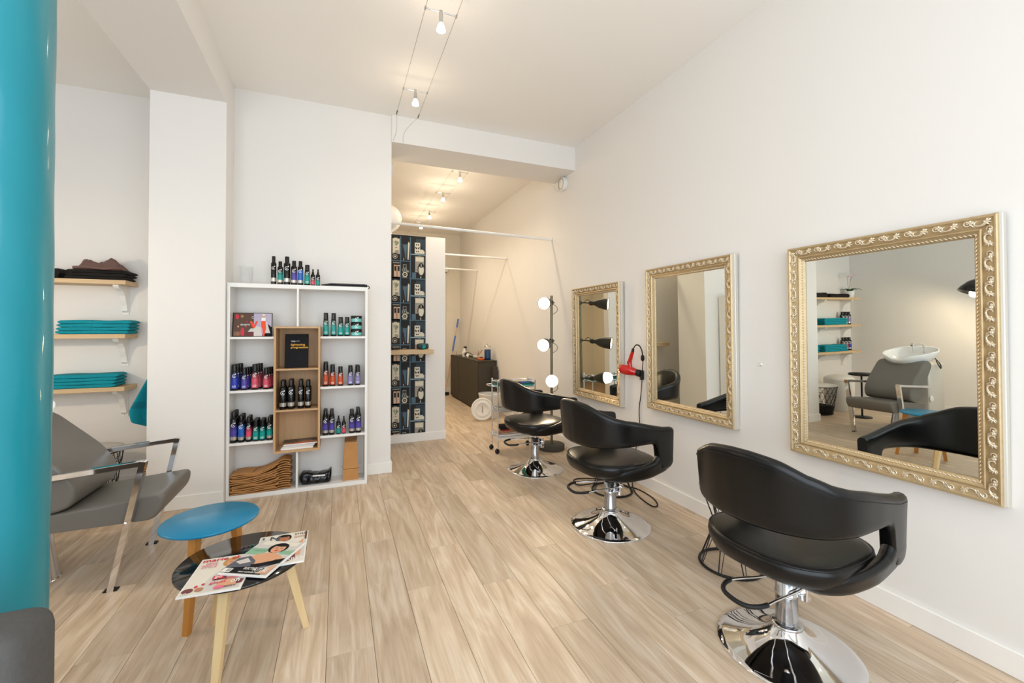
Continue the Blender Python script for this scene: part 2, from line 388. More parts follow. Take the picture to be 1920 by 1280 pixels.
def make_chair():
    t = thing('styling_chair', '-', 'chair')
    half = catmull([(.28, -.288, 0), (.22, -.298, 0), (.12, -.304, 0), (0, -.305, 0), (-.12, -.288, 0), (-.21, -.235, 0), (-.268, -.14, 0), (-.288, -.05, 0), (-.29, 0, 0)], 6)
    path = half + [Vector((p.x, -p.y, 0)) for p in half[-2::-1]]
    pts = []
    for i, p in enumerate(path):
        a = path[max(i-1, 0)]; b = path[min(i+1, len(path)-1)]; tg = (b - a).normalized(); pts.append((p.x, p.y, -(-tg.y), -tg.x))
    # outward normal: rotate tangent; path runs right arm -> back -> left arm
    pts = [(x_, y_, -nx if (nx*x_ + ny*y_) < 0 else nx, -ny if (nx*x_ + ny*y_) < 0 else ny) for x_, y_, nx, ny in pts]
    zt = [lerp([-.29, -.27, -.235, -.18, -.12, -.04, .04, .12, .19, .26, .285], [.917, .90, .862, .828, .81, .795, .775, .757, .742, .735, .728], p.x) for p in path]
    zb = [lerp([-.29, -.15, 0, .09, .125, .14, .16, .2, .26, .285], [.615, .63, .637, .637, .625, .59, .47, .45, .455, .475], p.x) for p in path]
    flare = lambda x_, y_, z_: .07*(z_ - .6)*(max(0, -x_)/.29)**1.2 + .03*(z_ - .5) * (1 if z_ > .5 else 0)
    mb = MB(); strip(mb, pts, zb, zt, .052, flare, 'black_leather')
    sh = mb.obj('back_shell', t)
    # lower side panels sweeping from the arm posts under the seat
    for sg in (0, 1):
        seg = [q for q in (pts if sg == 0 else pts[::-1]) if (q[1] < 0) == (sg == 0) and q[0] > -.27]
        seg = seg[:]
        zt2 = [lerp([-.27, -.2, 0, .12, .17, .285], [.445, .46, .49, .525, .575, .62], q[0]) for q in seg]
        zb2 = [lerp([-.27, -.2, -.05, .12, .22, .26, .285], [.41, .392, .388, .402, .425, .445, .475], q[0]) for q in seg]
        mb = MB(); strip(mb, [(q[0], q[1], q[2], q[3]) for q in seg], zb2, zt2, .05, lambda a, b, c: .002 - .03*max(0, (.5 - c))/.1 - .10*max(0, .08 - a), 'black_leather')
        mb.obj('side_panel', t)
    # seam along the upper edge
    mb = MB(); mb.tube([(q[0] + q[2]*(.026 + flare(q[0], q[1], z_)), q[1] + q[3]*(.026 + flare(q[0], q[1], z_)), z_ - .032) for q, z_ in list(zip(pts, zt))[2:-2]], .0016, 'leather_seam', 4)
    mb.obj('seam', sh)
    # seat cushion: superellipse loft
    def sup(sc, z_, dx=0, dome=0):
        out = []
        for k in range(48):
            a = 2*pi*k/48; c_, s_ = cos(a), sin(a); ex = .62
            rx = (.285 if c_ < 0 else .27); xx = -.01 + rx*sc*math.copysign(abs(c_)**ex, c_); yy = .285*sc*math.copysign(abs(s_)**ex, s_)
            if xx < -.1: yy *= 1 - .25*((-.1 - xx)/.2)**2
            out.append(Vector((xx + dx, yy, z_ + dome)))
        return out
    mb = MB()
    mb.loft([sup(.0001, .395), sup(.55, .395), sup(.82, .405), sup(.93, .425), sup(.985, .455), sup(1, .475), sup(.992, .49), sup(.96, .502), sup(.90, .508), sup(.6, .515), sup(.25, .518), sup(.0001, .518)], 'black_leather', c0=False, c1=False)
    st = mb.obj('seat_cushion', t)
    MB().tube(sup(.975, .499), .0035, 'black_leather', 6, True).obj('piping', st)
    # base
    pf = [(.278, 0), (.28, .004), (.278, .008), (.25, .012), (.2, .021), (.15, .036), (.105, .058), (.075, .08), (.062, .098), (.056, .105), (.056, .112), (.0, .112)]
    bs = MB().lathe(pf, 'chrome', n=72).obj('base_plate', t)
    MB().lathe([(.062, .104), (.064, .112), (.056, .118), (.0, .118)], 'soft_chrome', n=32).obj('collar', bs)
    MB().lathe([(.043, .11), (.043, .235), (.046, .237), (.046, .246), (.043, .248), (.043, .31), (.036, .315), (.0, .315)], 'soft_chrome', n=32).obj('column', t)
    MB().lathe([(.019, .31), (.019, .39), (.06, .392), (.06, .397)], 'chrome', n=20).obj('piston', t)
    MB().box(-.11, .11, -.09, .09, .385, .398, 'black_metal', .003).obj('mounting_plate', t)
    # pump lever: a U-shaped loop with a black grip, and its bracket
    a = Vector((.035, -.055, .265)); lv = MB(); g = MB()
    P = [(.07, -.055, .285), (-.02, -.06, .283), (-.17, -.06, .29), (-.26, -.05, .285), (-.31, .0, .282), (-.30, .09, .29), (-.22, .115, .298), (-.1, .07, .30), (-.02, .045, .30)]
    cv = catmull(P, 5)
    lv.tube(cv[:16], .0055, 'chrome', 8); lv.tube(cv[28:], .0055, 'chrome', 8)
    g.tube(cv[13:31], .0095, 'rubber', 8)
    lo = lv.obj('pump_lever', t); g.obj('grip', lo)
    bk = MB(); bk.box(.03, .062, -.07, -.03, .22, .31, 'chrome', .004); bk.lathe([(.009, 0), (.009, .05)], 'chrome', (.05, -.085, .28), 12, ax=(0, 1, 0)); bk.obj('lever_bracket', t)
    return t
ch = make_chair()
CH = [((1.835, 1.315, 0), R(6), 'nearest black leather salon chair, in front of the mirror that reflects the basin'),
      ((1.815, 2.61, 0), R(4), 'middle black leather salon chair, a wire side table and coiled cable right behind it'),
      ((1.835, 3.92, 0), R(8), 'farthest black leather salon chair, beside the chrome trolley')]
for i, (l, a, lb) in enumerate(CH):
    tag(ch if i == 0 else dup(ch), lb, None, 'styling chairs in a row', None, l, a)

# wire side tables against the wall
def wire_table():
    t = thing('wire_side_table', '-', 'table')
    MB().lathe([(.0, .452), (.165, .452), (.17, .456), (.17, .468), (.165, .472), (0, .472)], 'black_metal', n=40).obj('table_top', t)
    rg = MB().tube([(.17*cos(2*pi*k/36), .17*sin(2*pi*k/36), .008) for k in range(36)], .008, 'black_metal', 8, True); rg.obj('base_ring', t)
    for k in range(8):
        a = 2*pi*k/8
        for sg in (-1, 1):
            b = a + sg*.35; c_ = a + sg*.15
            p = [(.16*cos(a), .16*sin(a), .453), (.085*cos(c_ + sg*.05), .085*sin(c_ + sg*.05), .24), (.17*cos(b), .17*sin(b), .008)]
            MB().tube(p, .0035 if sg > 0 else .0022, 'black_metal', 6).obj('wire', t)
    return t
wt = wire_table()
tag(wt, 'black wire hourglass side table partly behind the nearest chair', None, 'black wire side tables', None, (2.17, 1.9, 0))
dup(wt, (2.21, 3.15, 0), .3, 'black wire side table beneath the middle mirror, behind the middle chair', 'black wire side tables')
pts = catmull([(2.33, 3.2, .006), (2.25, 3.42, .006), (2.05, 3.5, .006), (2.0, 3.36, .006), (2.2, 3.28, .02), (2.41, 3.12, .006), (2.42, 2.9, .006), (2.36, 2.75, .006), (2.3, 2.74, .006), (2.33, 2.95, .006), (2.42, 3.14, .006), (2.5, 3.24, .03), (2.515, 3.27, .12), (2.53, 3.275, .3)], 8)
MB().tube(pts, .0055, 'cable', 6).obj('coiled_cable', label='black power cable looped on the floor beside the middle chair', cat='cable')

# ------------------------------------------------------------------ hairdryer on the wall
t = thing('hair_dryer', 'red hairdryer hanging nozzle-first on the wall between two gold mirrors', 'hairdryer', (2.46, 3.22, 1.02))
ax = Vector((.55, -.8, -.2)).normalized()
MB().lathe([(.012, -.105), (.034, -.10), (.043, -.075), (.046, -.04), (.043, 0), (.033, .045), (.027, .06)], 'red_gloss', (0, 0, 0), 24, ax=ax).obj('body', t)
MB().lathe([(.029, .052), (.03, .07), (.033, .092), (.027, .094)], 'cable', (0, 0, 0), 20, ax=ax).obj('nozzle', t)
MB().lathe([(.0, -.108), (.03, -.106), (.033, -.1)], 'rubber', (0, 0, 0), 20, ax=ax).obj('air_intake', t)
hp = catmull([(0, .0, .03), (-.002, .004, .08), (0, -.012, .13), (.004, -.03, .175)], 5)
hd = MB().tube(hp, [.019]*6 + [.018]*5 + [.016]*5, 'red_gloss', 12).obj('handle', t)
MB().box(-.024, -.014, .004, .016, .06, .09, 'rubber', .002).obj('switch', hd)
MB().lathe([(.013, 0), (.012, .03), (.006, .036)], 'rubber', (.004, -.03, .17), 12, ax=(0, -.15, 1)).obj('cord_sleeve', t)
cp = catmull([(.006, -.035, .2), (.015, -.06, .235), (.03, -.09, .23), (.04, -.11, .19), (.045, -.115, .15)], 6)
MB().tube(cp, .0055, 'cable', 6).obj('cord', t)
MB().lathe([(.006, 0), (.015, .01), (.016, .035), (.013, .05), (.007, .055)], 'rubber', (.045, -.115, .095), 12).obj('plug', t)
cp = catmull([(.05, -.115, .1), (.055, -.1, .03), (.06, -.09, -.05), (.07, -.06, -.2), (.073, -.03, -.35), (.07, -.04, -.5), (.073, -.01, -.62), (.074, .03, -.75)], 6)
MB().tube(cp, .004, 'cable', 6).obj('cord', t)
MB().box(.045, .078, -.095, -.07, -.075, .01, 'black_metal', .004).obj('wall_holder', t)
MB().lathe([(.011, 0), (.011, .004), (.004, .006), (.003, .022), (.006, .025)], 'white_plastic', (XR, 1.98, 1.17), 14, ax=(-1, 0, 0)).obj('wall_hook', label='tiny white hook on the bare wall between the two nearest mirrors', cat='hook')

# ------------------------------------------------------------------ studio lamp stand
t = thing('studio_lamp_stand', 'tall dark lamp stand with three lit studio lamps beside the farthest mirror', 'lamp', (2.32, 4.5, 0))
MB().lathe([(.0, 0), (.145, 0), (.15, .01), (.15, .055), (.14, .065), (0, .065)], 'concrete_dark', n=40).obj('base', t)
MB().lathe([(.015, .06), (.015, 1.79)], 'brass_pole', n=14).obj('pole', t)
for k, (z, tgt) in enumerate([(1.71, (2.09, 4.24, 1.68)), (1.26, (2.07, 4.22, 1.22)), (.80, (2.17, 4.20, .83))]):
    hd = MB(); q = Vector((-.03, -.05, z)); e_ = Vector(tgt) - Vector((2.32, 4.5, 0)); dr = (e_ - q); L_ = dr.length; dr.normalize()
    hd.lathe([(.02, .06), (.028, .075), (.03, .10), (.022, .115), (.032, .14), (.052, .18), (.066, .24), (.07, L_)], 'lamp_grey', q, 24, caps=False, ax=dr)
    hh = hd.obj('lamp_head', t)
    MB().lathe([(.0, L_ - .012), (.066, L_ - .01)], 'lens', q, 24, ax=dr, caps=False).obj('glowing_lens', hh)
    cl = MB(); cl.lathe([(.024, -.02), (.024, .02)], 'lamp_grey', (0, 0, z), 12); cl.tube([(0, 0, z), q, q + dr*.07], .008, 'lamp_grey', 8)
    cl.tube(catmull([q + dr*.07 + Vector((0, 0, .03)), q + dr*.03 + Vector((0, 0, .035)), q], 4), .004, 'lamp_grey', 6)
    cl.tube([(0, 0, z), (.05, .02, z)], .006, 'lamp_grey', 6); cl.obj('clamp', t)
    MB().tube(catmull([(.0, -.015, z - .02), (.045, -.04, z - .05), (.05, -.045, z - .1), (.01, -.016, z - .14)], 5), .003, 'cable', 5).obj('cord', hh)
    sp = light('studio_lamp_beam', 'SPOT', Vector((2.32, 4.5, 0)) + q + dr*(L_ + .015), 16, (1, .78, .5), .06, (0, 0, 0), spot=R(150), blend=1)
    sp.rotation_euler = dr.to_track_quat('-Z', 'Y').to_euler()

# ------------------------------------------------------------------ cable lights
def cable_light(x, y, z, lab, grp):
    t = thing('cable_spotlight', lab, 'spotlight', (x, y, z), 0, grp)
    MB().tube([(-.105, 0, 0), (.105, 0, 0)], .004, 'soft_chrome', 8).obj('crossbar', t)
    for s_ in (-1, 1): MB().lathe([(.007, -.012), (.007, .012)], 'soft_chrome', (s_*.098, 0, 0), 8, ax=(0, 1, 0)).obj('clamp', t)
    so = MB().lathe([(.012, -.07), (.014, -.03), (.010, .008), (.006, .01)], 'soft_chrome', (0, 0, 0), 12).obj('socket', t)
    MB().lathe([(.013, -.075), (.024, -.10), (.028, -.118), (.0, -.122)], 'bulb', (0, 0, 0), 16).obj('bulb', so)
    return t
for i, (x, y) in enumerate(SPOTS): cable_light(x, y, 3.385, ['cable spotlight above and behind the camera, front end of the front wires', 'bright cable spotlight nearest the top edge of the photo', 'cable spotlight on the front wires just before the ceiling beam'][i], 'spotlights on the front cable system')
for i, (x, y) in enumerate(BSPOTS): cable_light(x, y, 3.38, ['back-room cable spotlight closest to the ceiling beam', 'second back-room cable spotlight counting from the ceiling beam', 'third back-room cable spotlight counting from the ceiling beam', 'farthest back-room cable spotlight, just above the white rail'][i], 'spotlights on the back cable system')
for x, sd in ((.492, 'left'), (.688, 'right')):
    mb = MB(); mb.tube([(x, YF, 3.385), (x, 4.03, 3.385)], .0016, 'wire_grey', 4)
    mb.tube(catmull([(x, 4.05, 3.385), (x + .02 - .1*(x > .6), 4.2, 3.33), (x + .02 - .12*(x > .6), 4.3, 3.3), (x - .1*(x > .6), 4.324, 3.24)], 5), .0014, 'wire_grey', 4)
    o = mb.obj('light_cable', label=f'{sd} thin steel wire carrying the front ceiling spotlights', cat='wire', group='front spotlight wires')
    MB().lathe([(.006, 0), (.006, .06)], 'brass_pole', (x, 4.0, 3.385), 8, ax=(0, 1, 0)).obj('turnbuckle', o)
for x, sd in ((1.317, 'left'), (1.515, 'right')):
    MB().tube([(x, 4.83, 3.38), (x, 9.4, 3.38)], .0016, 'wire_grey', 4).obj('light_cable', label=f'{sd} thin steel wire carrying the back-room spotlights', cat='wire', group='back-room spotlight wires')
t = thing('wall_sensor', 'small white box high on the back wall with a thin pipe running down', 'sensor', (2.2, 9.385, 2.66))
MB().box(-.055, .055, -.05, 0, 0, .13, 'white_plastic', .006).obj('housing', t); MB().box(-.02, .02, -.045, -.005, -.012, 0, 'rubber').obj('nozzle', t)
MB().tube([(0, -.015, 0), (0, -.015, -2.5)], .009, 'trim', 8).obj('pipe', t)
# white rods
for (a, b, lb) in [((.482, 5.08, 2.62), (2.54, 4.92, 2.545), 'long white rod crossing the opening above the patterned partition'),
                   ((1.2, 6.85, 2.61), (2.54, 6.51, 2.545), 'second white rod, between partition and right wall'),
                   ((1.2, 8.35, 2.60), (2.54, 8.1, 2.55), 'farthest white rod, above the dark cabinet')]:
    o = thing('white_rod', lb, 'rod', a, 0, 'white rods across the back room'); v = Vector(b) - Vector(a)
    MB().tube([(0, 0, 0), v], .016, 'trim', 10).obj('rod', o)
    MB().lathe([(.028, -.01), (.028, 0)], 'trim', v, 14, ax=v).obj('wall_flange', o)
for (x0, y0, z0, lb) in [(2.54, 4.57, 3.15, 'round white wall speaker under the beam end on the right wall')]:
    o = thing('round_speaker', lb, 'speaker', (x0, y0, z0))
    MB().lathe([(.075, 0), (.08, .01), (.08, .045), (.07, .055), (0, .056)], 'white_plastic', (0, 0, 0), 28, ax=(-1, -.0, 0)).obj('housing', o)
    MB().lathe([(.066, .056), (.062, .06), (.058, .056)], 'wire_grey', (0, 0, 0), 28, ax=(-1, 0, 0), caps=False).obj('grille_ring', o)
    MB().tube(catmull([(-.01, .07, 0), (-.015, .14, -.03), (-.01, .22, -.01), (-.008, .3, .08)], 5), .003, 'white_plastic', 5).obj('cord', o)
o = thing('round_speaker', 'round white wall speaker peeking past the opening edge under the beam', 'speaker', (.482, 4.72, 3.1))
MB().lathe([(.075, 0), (.08, .01), (.08, .04), (.07, .05), (0, .051)], 'white_plastic', (0, 0, 0), 28, ax=(1, 0, 0)).obj('housing', o)
o = thing('globe_lamp', 'white glass globe lamp resting on top of the partition', 'lamp', (.55, 5.49, 2.565))
MB().lathe([(.06, 0), (.065, .02), (.05, .03)], 'white_plastic', n=20).obj('foot', o)
MB().blob((0, 0, .2), .18, .18, .175, 'glass_white' if 'glass_white' in DEF else 'porcelain', 32, 18).obj('globe', o)

# ------------------------------------------------------------------ display shelf unit
Y0, Y1 = 4.125, 4.344
t = thing('display_shelf_unit', 'tall open white shelf unit holding hair products, with an oak box in its centre', 'shelf', (-.3, 4.24, 0))
def sb(name, a, m, par=t, b=.0015):
    return box(name, (a[0] + .3, a[1] + .3, a[2] - 4.24, a[3] - 4.24, a[4], a[5]), m, par, b)
XA, XB = -.842, .25
sb('side_panel', (XA, XA + .022, Y0, Y1, 0, 1.78), 'white_laminate'); sb('side_panel', (XB - .022, XB, Y0, Y1, 0, 1.78), 'white_laminate')
sb('top_panel', (XA + .022, XB - .022, Y0, Y1, 1.745, 1.78), 'white_laminate'); sb('bottom_panel', (XA + .022, XB - .022, Y0, Y1, 0, .035), 'white_laminate')
sb('divider', (-.33, -.314, Y0, Y1, 1.422, 1.745), 'white_laminate'); sb('divider', (-.33, -.314, Y0, Y1, .035, .352), 'white_laminate')
OX0, OX1 = -.50, -.142
for z in (1.335, .892, .462):
    sb('shelf', (XA + .022, OX0, Y0, Y1, z - .02, z), 'white_laminate'); sb('shelf', (OX1, XB - .022, Y0, Y1, z - .02, z), 'white_laminate')
YO = 4.095
ob = sb('oak_box', (OX0, OX0 + .017, YO, Y1, .352, 1.422), 'oak')
for a in [(OX1 - .017, OX1, YO, Y1, .352, 1.422), (OX0 + .017, OX1 - .017, YO, Y1, 1.405, 1.422), (OX0 + .017, OX1 - .017, YO, Y1, .352, .369),
          (OX0 + .017, OX1 - .017, YO, Y1, 1.048, 1.062), (OX0 + .017, OX1 - .017, YO, Y1, .70, .714), (OX0 + .017, OX1 - .017, Y1 - .008, Y1, .369, 1.405)]:
    sb('oak_panel', a, 'oak', t)

# bottles ------------------------------------------------------------
bc = {}
NAME = dict(c_teal='teal', c_blue='blue', c_violet='violet', c_indigo='deep blue', c_pink='pink', c_rose='rose pink', c_orange='orange', c_lilac='lilac', c_aqua='pale aqua', bottle_black='all black')
def emblem(r, z, sc, a0=0):
    mb = MB(); out = []; inn = []
    def P(u_, v_): a = u_/r; return ((r + .0008)*sin(a), -(r + .0008)*cos(a), z + v_)
    N_ = 16
    for k in range(N_ + 1):
        a = R(50) + R(290)*k/N_; w = sc*.26*(.6 + .6*sin(pi*k/N_))
        out.append(P((sc)*cos(a), sc*sin(a))); inn.append(P((sc - w)*cos(a), (sc - w)*sin(a)))
    mb.add(out + inn, [(i, i+1, N_+2+i, N_+1+i) for i in range(N_)], 'print_white')
    mb.add([P(sc*.25, sc*.75), P(sc*.95, sc*.7), P(sc*1.05, sc*1.55), P(sc*.45, sc*1.2)], [(0, 1, 2, 3)], 'print_white')
    mb.add([P(-sc*.22, -sc*.3), P(sc*.22, -sc*.3), P(sc*.3, sc*.3), P(-sc*.15, sc*.25)], [(0, 1, 2, 3)], 'print_white')
    return mb
def bottle_parts(kind, c, h, r):
    k = (kind, c, h, r)
    if k in bc: return bc[k]
    P = []
    if kind == 'flip':      # tapered shampoo bottle with a tall black cap
        bp = [(r*.9, 0), (r, .006), (r*1.0, h*.18), (r*.97, h*.4), (r*.86, h*.62), (r*.78, h*.74), (.0, h*.74)]
        P.append(('body', MB().lathe(bp, 'bottle_black', n=16)))
        P.append(('cap', MB().lathe([(r*.79, h*.735), (r*.76, h*.95), (r*.74, h), (0, h)], 'cap_black', n=16)))
        lb = [(r*1.015, h*.07), (r*1.02, h*.18), (r*.985, h*.4), (r*.895, h*.62), (r*.83, h*.7)]; ez, es = h*.56, r*.52; er = r*.93
    elif kind == 'can':     # aerosol can
        P.append(('body', MB().lathe([(r*.95, 0), (r, .005), (r, h*.74), (r*.72, h*.79), (0, h*.79)], 'bottle_black', n=16)))
        P.append(('cap', MB().lathe([(r*.66, h*.785), (r*.66, h*.985), (r*.6, h), (0, h)], 'cap_black', n=16)))
        lb = [(r*1.012, h*.12), (r*1.012, h*.62)]; ez, es = h*.57, r*.62; er = r
    elif kind == 'pump':    # slim bottle with a spray pump
        P.append(('body', MB().lathe([(r*.9, 0), (r, .006), (r, h*.6), (r*.8, h*.68), (r*.5, h*.70), (0, h*.7)], 'bottle_black', n=16)))
        P.append(('cap', MB().lathe([(r*.55, h*.7), (r*.52, h*.82), (r*.36, h*.84), (r*.34, h), (0, h)], 'cap_black', n=14)))
        lb = [(r*1.02, h*.06), (r*1.02, h*.42)]; ez, es = h*.42, r*.6; er = r*1.02
    elif kind == 'jar':
        P.append(('body', MB().lathe([(r*.96, 0), (r, .004), (r, h*.6), (0, h*.6)], 'bottle_black', n=20)))
        P.append(('lid', MB().lathe([(r*1.02, h*.6), (r*1.02, h*.97), (r*.98, h), (0, h)], 'cap_black', n=20)))
        lb = [(r*1.01, h*.08), (r*1.01, h*.56)]; ez, es = h*.42, r*.34; er = r*1.01
    def front(prof, m, a1=1.25):
        rings = [[(q*sin(a), -q*cos(a), z) for a in [-a1 + 2*a1*i/12 for i in range(13)]] for q, z in prof]
        mb = MB(); mb.loft(rings, m, close=False, c0=False, c1=False); return mb
    if c == 'bottle_black':
        P.append(('silver_band', MB().lathe([(r*1.015, h*.10), (r*1.015, h*.23)], 'silver_band', n=16, caps=False)))
    else:
        P.append(('colour_label', front(lb, c)))
        if kind == 'can': P.append(('pale_band', front([(r*1.02, h*.09), (r*1.02, h*.2)], 'silver_band')))
        for zz in (.12, .15, .18):
            if kind == 'flip': P[-1][1].add([((r*1.03)*sin(a), -(r*1.03)*cos(a), h*zz + dz) for a in (-.5, -.17, .17, .5) for dz in (0, .0025)], [(0, 2, 3, 1), (2, 4, 5, 3), (4, 6, 7, 5)], 'print_white')
    P.append(('emblem', emblem(er, ez, es)))
    bc[k] = [(n_, q.mesh(n_)) for n_, q in P]
    return bc[k]
def bottle(kind, c, h, r, x, y, z, label, group, rot=0):
    nm = {'flip': 'shampoo_bottle', 'can': 'spray_can', 'pump': 'pump_bottle', 'jar': 'cream_jar'}[kind]
    t = thing(nm, label, 'jar' if kind == 'jar' else 'bottle', (x, y, z + .0005), rot, group)
    for n_, me in bottle_parts(kind, c, h, r): link(n_, me, t)
    return t
KN = {'flip': 'shampoo bottle', 'can': 'spray can', 'pump': 'pump bottle', 'jar': 'jar'}
ORD = ['front', 'second', 'third', 'fourth', 'fifth']
def column(kind, c, h, r, x, z, rows, where, group, yf=4.165, dy=None, dx=0):
    dy = dy or (2*r + .003)
    for k in range(rows):
        lb = f'{ORD[k] + " " if rows > 1 else ""}{NAME[c]} {KN[kind]}, {where}'
        bottle(kind, c, h, r, x + dx*k, yf + dy*k, z, lb, group)
g = 'products on top of the white shelf unit'
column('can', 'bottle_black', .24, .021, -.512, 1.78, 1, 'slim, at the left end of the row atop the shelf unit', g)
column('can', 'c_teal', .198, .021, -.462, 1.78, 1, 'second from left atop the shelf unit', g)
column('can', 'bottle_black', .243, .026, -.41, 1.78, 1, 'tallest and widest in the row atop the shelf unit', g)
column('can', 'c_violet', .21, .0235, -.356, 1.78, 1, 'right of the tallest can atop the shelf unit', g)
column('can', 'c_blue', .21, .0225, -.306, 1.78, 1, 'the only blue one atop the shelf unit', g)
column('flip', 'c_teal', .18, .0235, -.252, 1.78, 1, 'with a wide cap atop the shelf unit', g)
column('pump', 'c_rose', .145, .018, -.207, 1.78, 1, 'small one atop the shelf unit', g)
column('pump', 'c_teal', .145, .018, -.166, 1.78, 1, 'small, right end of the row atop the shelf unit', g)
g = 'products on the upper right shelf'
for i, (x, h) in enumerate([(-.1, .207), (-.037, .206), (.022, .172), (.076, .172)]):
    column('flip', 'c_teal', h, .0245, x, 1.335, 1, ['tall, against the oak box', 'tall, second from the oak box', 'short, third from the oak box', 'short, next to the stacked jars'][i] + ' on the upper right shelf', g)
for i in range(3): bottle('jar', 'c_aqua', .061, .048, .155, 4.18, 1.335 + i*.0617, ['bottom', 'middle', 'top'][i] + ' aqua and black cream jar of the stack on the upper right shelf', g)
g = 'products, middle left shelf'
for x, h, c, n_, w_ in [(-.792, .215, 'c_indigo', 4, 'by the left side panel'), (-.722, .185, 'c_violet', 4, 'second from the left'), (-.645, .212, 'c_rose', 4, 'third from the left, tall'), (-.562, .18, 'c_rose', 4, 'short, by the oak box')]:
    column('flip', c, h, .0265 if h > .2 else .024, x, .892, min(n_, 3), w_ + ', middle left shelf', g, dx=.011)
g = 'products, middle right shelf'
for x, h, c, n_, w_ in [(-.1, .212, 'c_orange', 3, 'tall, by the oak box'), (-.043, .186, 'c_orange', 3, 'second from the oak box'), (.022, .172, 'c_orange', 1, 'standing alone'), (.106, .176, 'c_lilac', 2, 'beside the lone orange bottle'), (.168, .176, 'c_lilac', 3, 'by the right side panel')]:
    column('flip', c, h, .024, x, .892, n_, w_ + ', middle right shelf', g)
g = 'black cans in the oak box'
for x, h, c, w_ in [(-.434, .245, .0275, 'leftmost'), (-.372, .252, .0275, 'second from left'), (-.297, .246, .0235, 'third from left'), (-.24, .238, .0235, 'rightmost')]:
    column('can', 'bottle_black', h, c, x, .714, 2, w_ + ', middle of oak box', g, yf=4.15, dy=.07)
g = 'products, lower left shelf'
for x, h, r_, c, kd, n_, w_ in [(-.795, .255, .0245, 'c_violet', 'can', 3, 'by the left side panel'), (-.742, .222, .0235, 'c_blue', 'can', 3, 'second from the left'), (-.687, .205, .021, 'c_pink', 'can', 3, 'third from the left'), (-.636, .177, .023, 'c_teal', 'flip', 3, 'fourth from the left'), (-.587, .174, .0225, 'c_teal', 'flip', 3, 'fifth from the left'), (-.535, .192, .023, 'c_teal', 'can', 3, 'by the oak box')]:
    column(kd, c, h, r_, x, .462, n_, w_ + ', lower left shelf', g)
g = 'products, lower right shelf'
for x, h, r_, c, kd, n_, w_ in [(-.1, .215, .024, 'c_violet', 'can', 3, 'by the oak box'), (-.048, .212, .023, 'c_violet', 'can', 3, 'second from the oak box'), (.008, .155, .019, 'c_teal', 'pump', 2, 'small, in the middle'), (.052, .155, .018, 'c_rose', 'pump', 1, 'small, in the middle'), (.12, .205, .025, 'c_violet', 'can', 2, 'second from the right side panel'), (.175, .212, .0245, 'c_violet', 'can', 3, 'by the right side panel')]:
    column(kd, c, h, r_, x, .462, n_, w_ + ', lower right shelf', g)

# glass, straightener, card, binder, books
mb = MB(); mb.lathe([(.0, .0), (.04, 0), (.044, .003), (.052, .15), (.0505, .15), (.042, .008), (0, .007)], 'glass', n=32, caps=False)
mb.obj('clear_glass', label='empty clear glass on the left of the shelf unit top', cat='glass', loc=(-.722, 4.22, 1.7805))
t = thing('hair_straightener', 'slim black hair straightener lying at the right end of the shelf unit top', 'straightener', (.06, 4.15, 1.781))
for s_, zz in ((0, .006), (1, .019)):
    MB().tube([(-.2, .01, .009), (-.12, .005, zz), (.02, 0, zz), (.17, -.01, zz)], [.004, .008, .0085, .007], 'cap_black', 8).obj('arm', t)
MB().lathe([(.012, 0), (.012, .02)], 'cap_black', (.165, -.01, .012), 12, ax=(1, 0, 0)).obj('hinge', t)
MB().tube(catmull([(.185, -.01, .011), (.2, -.012, .008), (.203, -.02, -.01), (.195, -.028, -.012)], 4), .004, 'cap_black', 6).obj('cord', t)

def flatthing(name, label, cat, loc, rotm, w, h, d, edge):
    t = thing(name, label, cat, loc); t.rotation_euler = rotm
    MB().box(0, w, 0, h, -d, 0, edge, .0008).obj('pages' if cat in ('magazine', 'book') else 'board', t); return t
# picture card
t = flatthing('picture_card', 'glossy advertising card with a dark and a pale half, leaning on the upper left shelf', 'picture', (-.812, 4.165, 1.336), (R(78), 0, R(3)), .29, .205, .006, 'p_black')
U, V, O = (.29, 0, 0), (0, .205, 0), (0, 0, 0)
mb = MB(); Z = .0006
def fp(pts, m, lv): mb.flat(O, U, V, pts, m, Z*lv)
fp([(.02, .02), (.53, .02), (.52, .98), (.02, .98)], 'p_brown', 1); fp([(.53, .02), (.98, .02), (.98, .98), (.52, .98)], 'p_lilac', 1)
fp([(.53, .02), (.74, .02), (.70, .4), (.53, .45)], 'cover_grey', 2); fp([(.74, .02), (.98, .02), (.98, .4), (.84, .58), (.80, .3)], 'p_black', 2); fp([(.80, .14), (.95, .14), (.86, .62), (.80, .6)], 'cover_grey', 3)
fp([(.7, .66), (.82, .66), (.84, .34), (.80, .02), (.76, .02), (.75, .3), (.71, .45)], 'p_orange', 4); fp([(.72, .8), (.82, .8), (.82, .66), (.71, .66)], 'paper_white', 4)
fp([(.68, .8), (.72, .8), (.71, .45), (.68, .6)], 'p_lilac', 5); fp(circ(.77, .87, .035, .06), 'p_skin', 5); fp(circ(.775, .92, .04, .04), 'p_cream', 6)
fp([(.42, .64), (.48, .64), (.53, .48), (.58, .64), (.63, .64), (.555, .36), (.5, .36)], 'p_orange', 7)
fp(circ(.11, .83, .045, .1), 'p_red', 3); fp(circ(.23, .85, .035, .06), 'p_skin2', 3); fp(circ(.35, .63, .025, .02), 'p_red', 3); fp(circ(.25, .2, .045, .18), 'p_red', 3); fp(circ(.33, .44, .012, .07), 'p_orange', 3); fp(circ(.14, .42, .02, .04), 'p_skin', 3)
for k in range(5): fp([(.06 + .03*k, .04), (.075 + .03*k, .04), (.075 + .03*k, .2), (.06 + .03*k, .2)], 'p_skin2', 3)
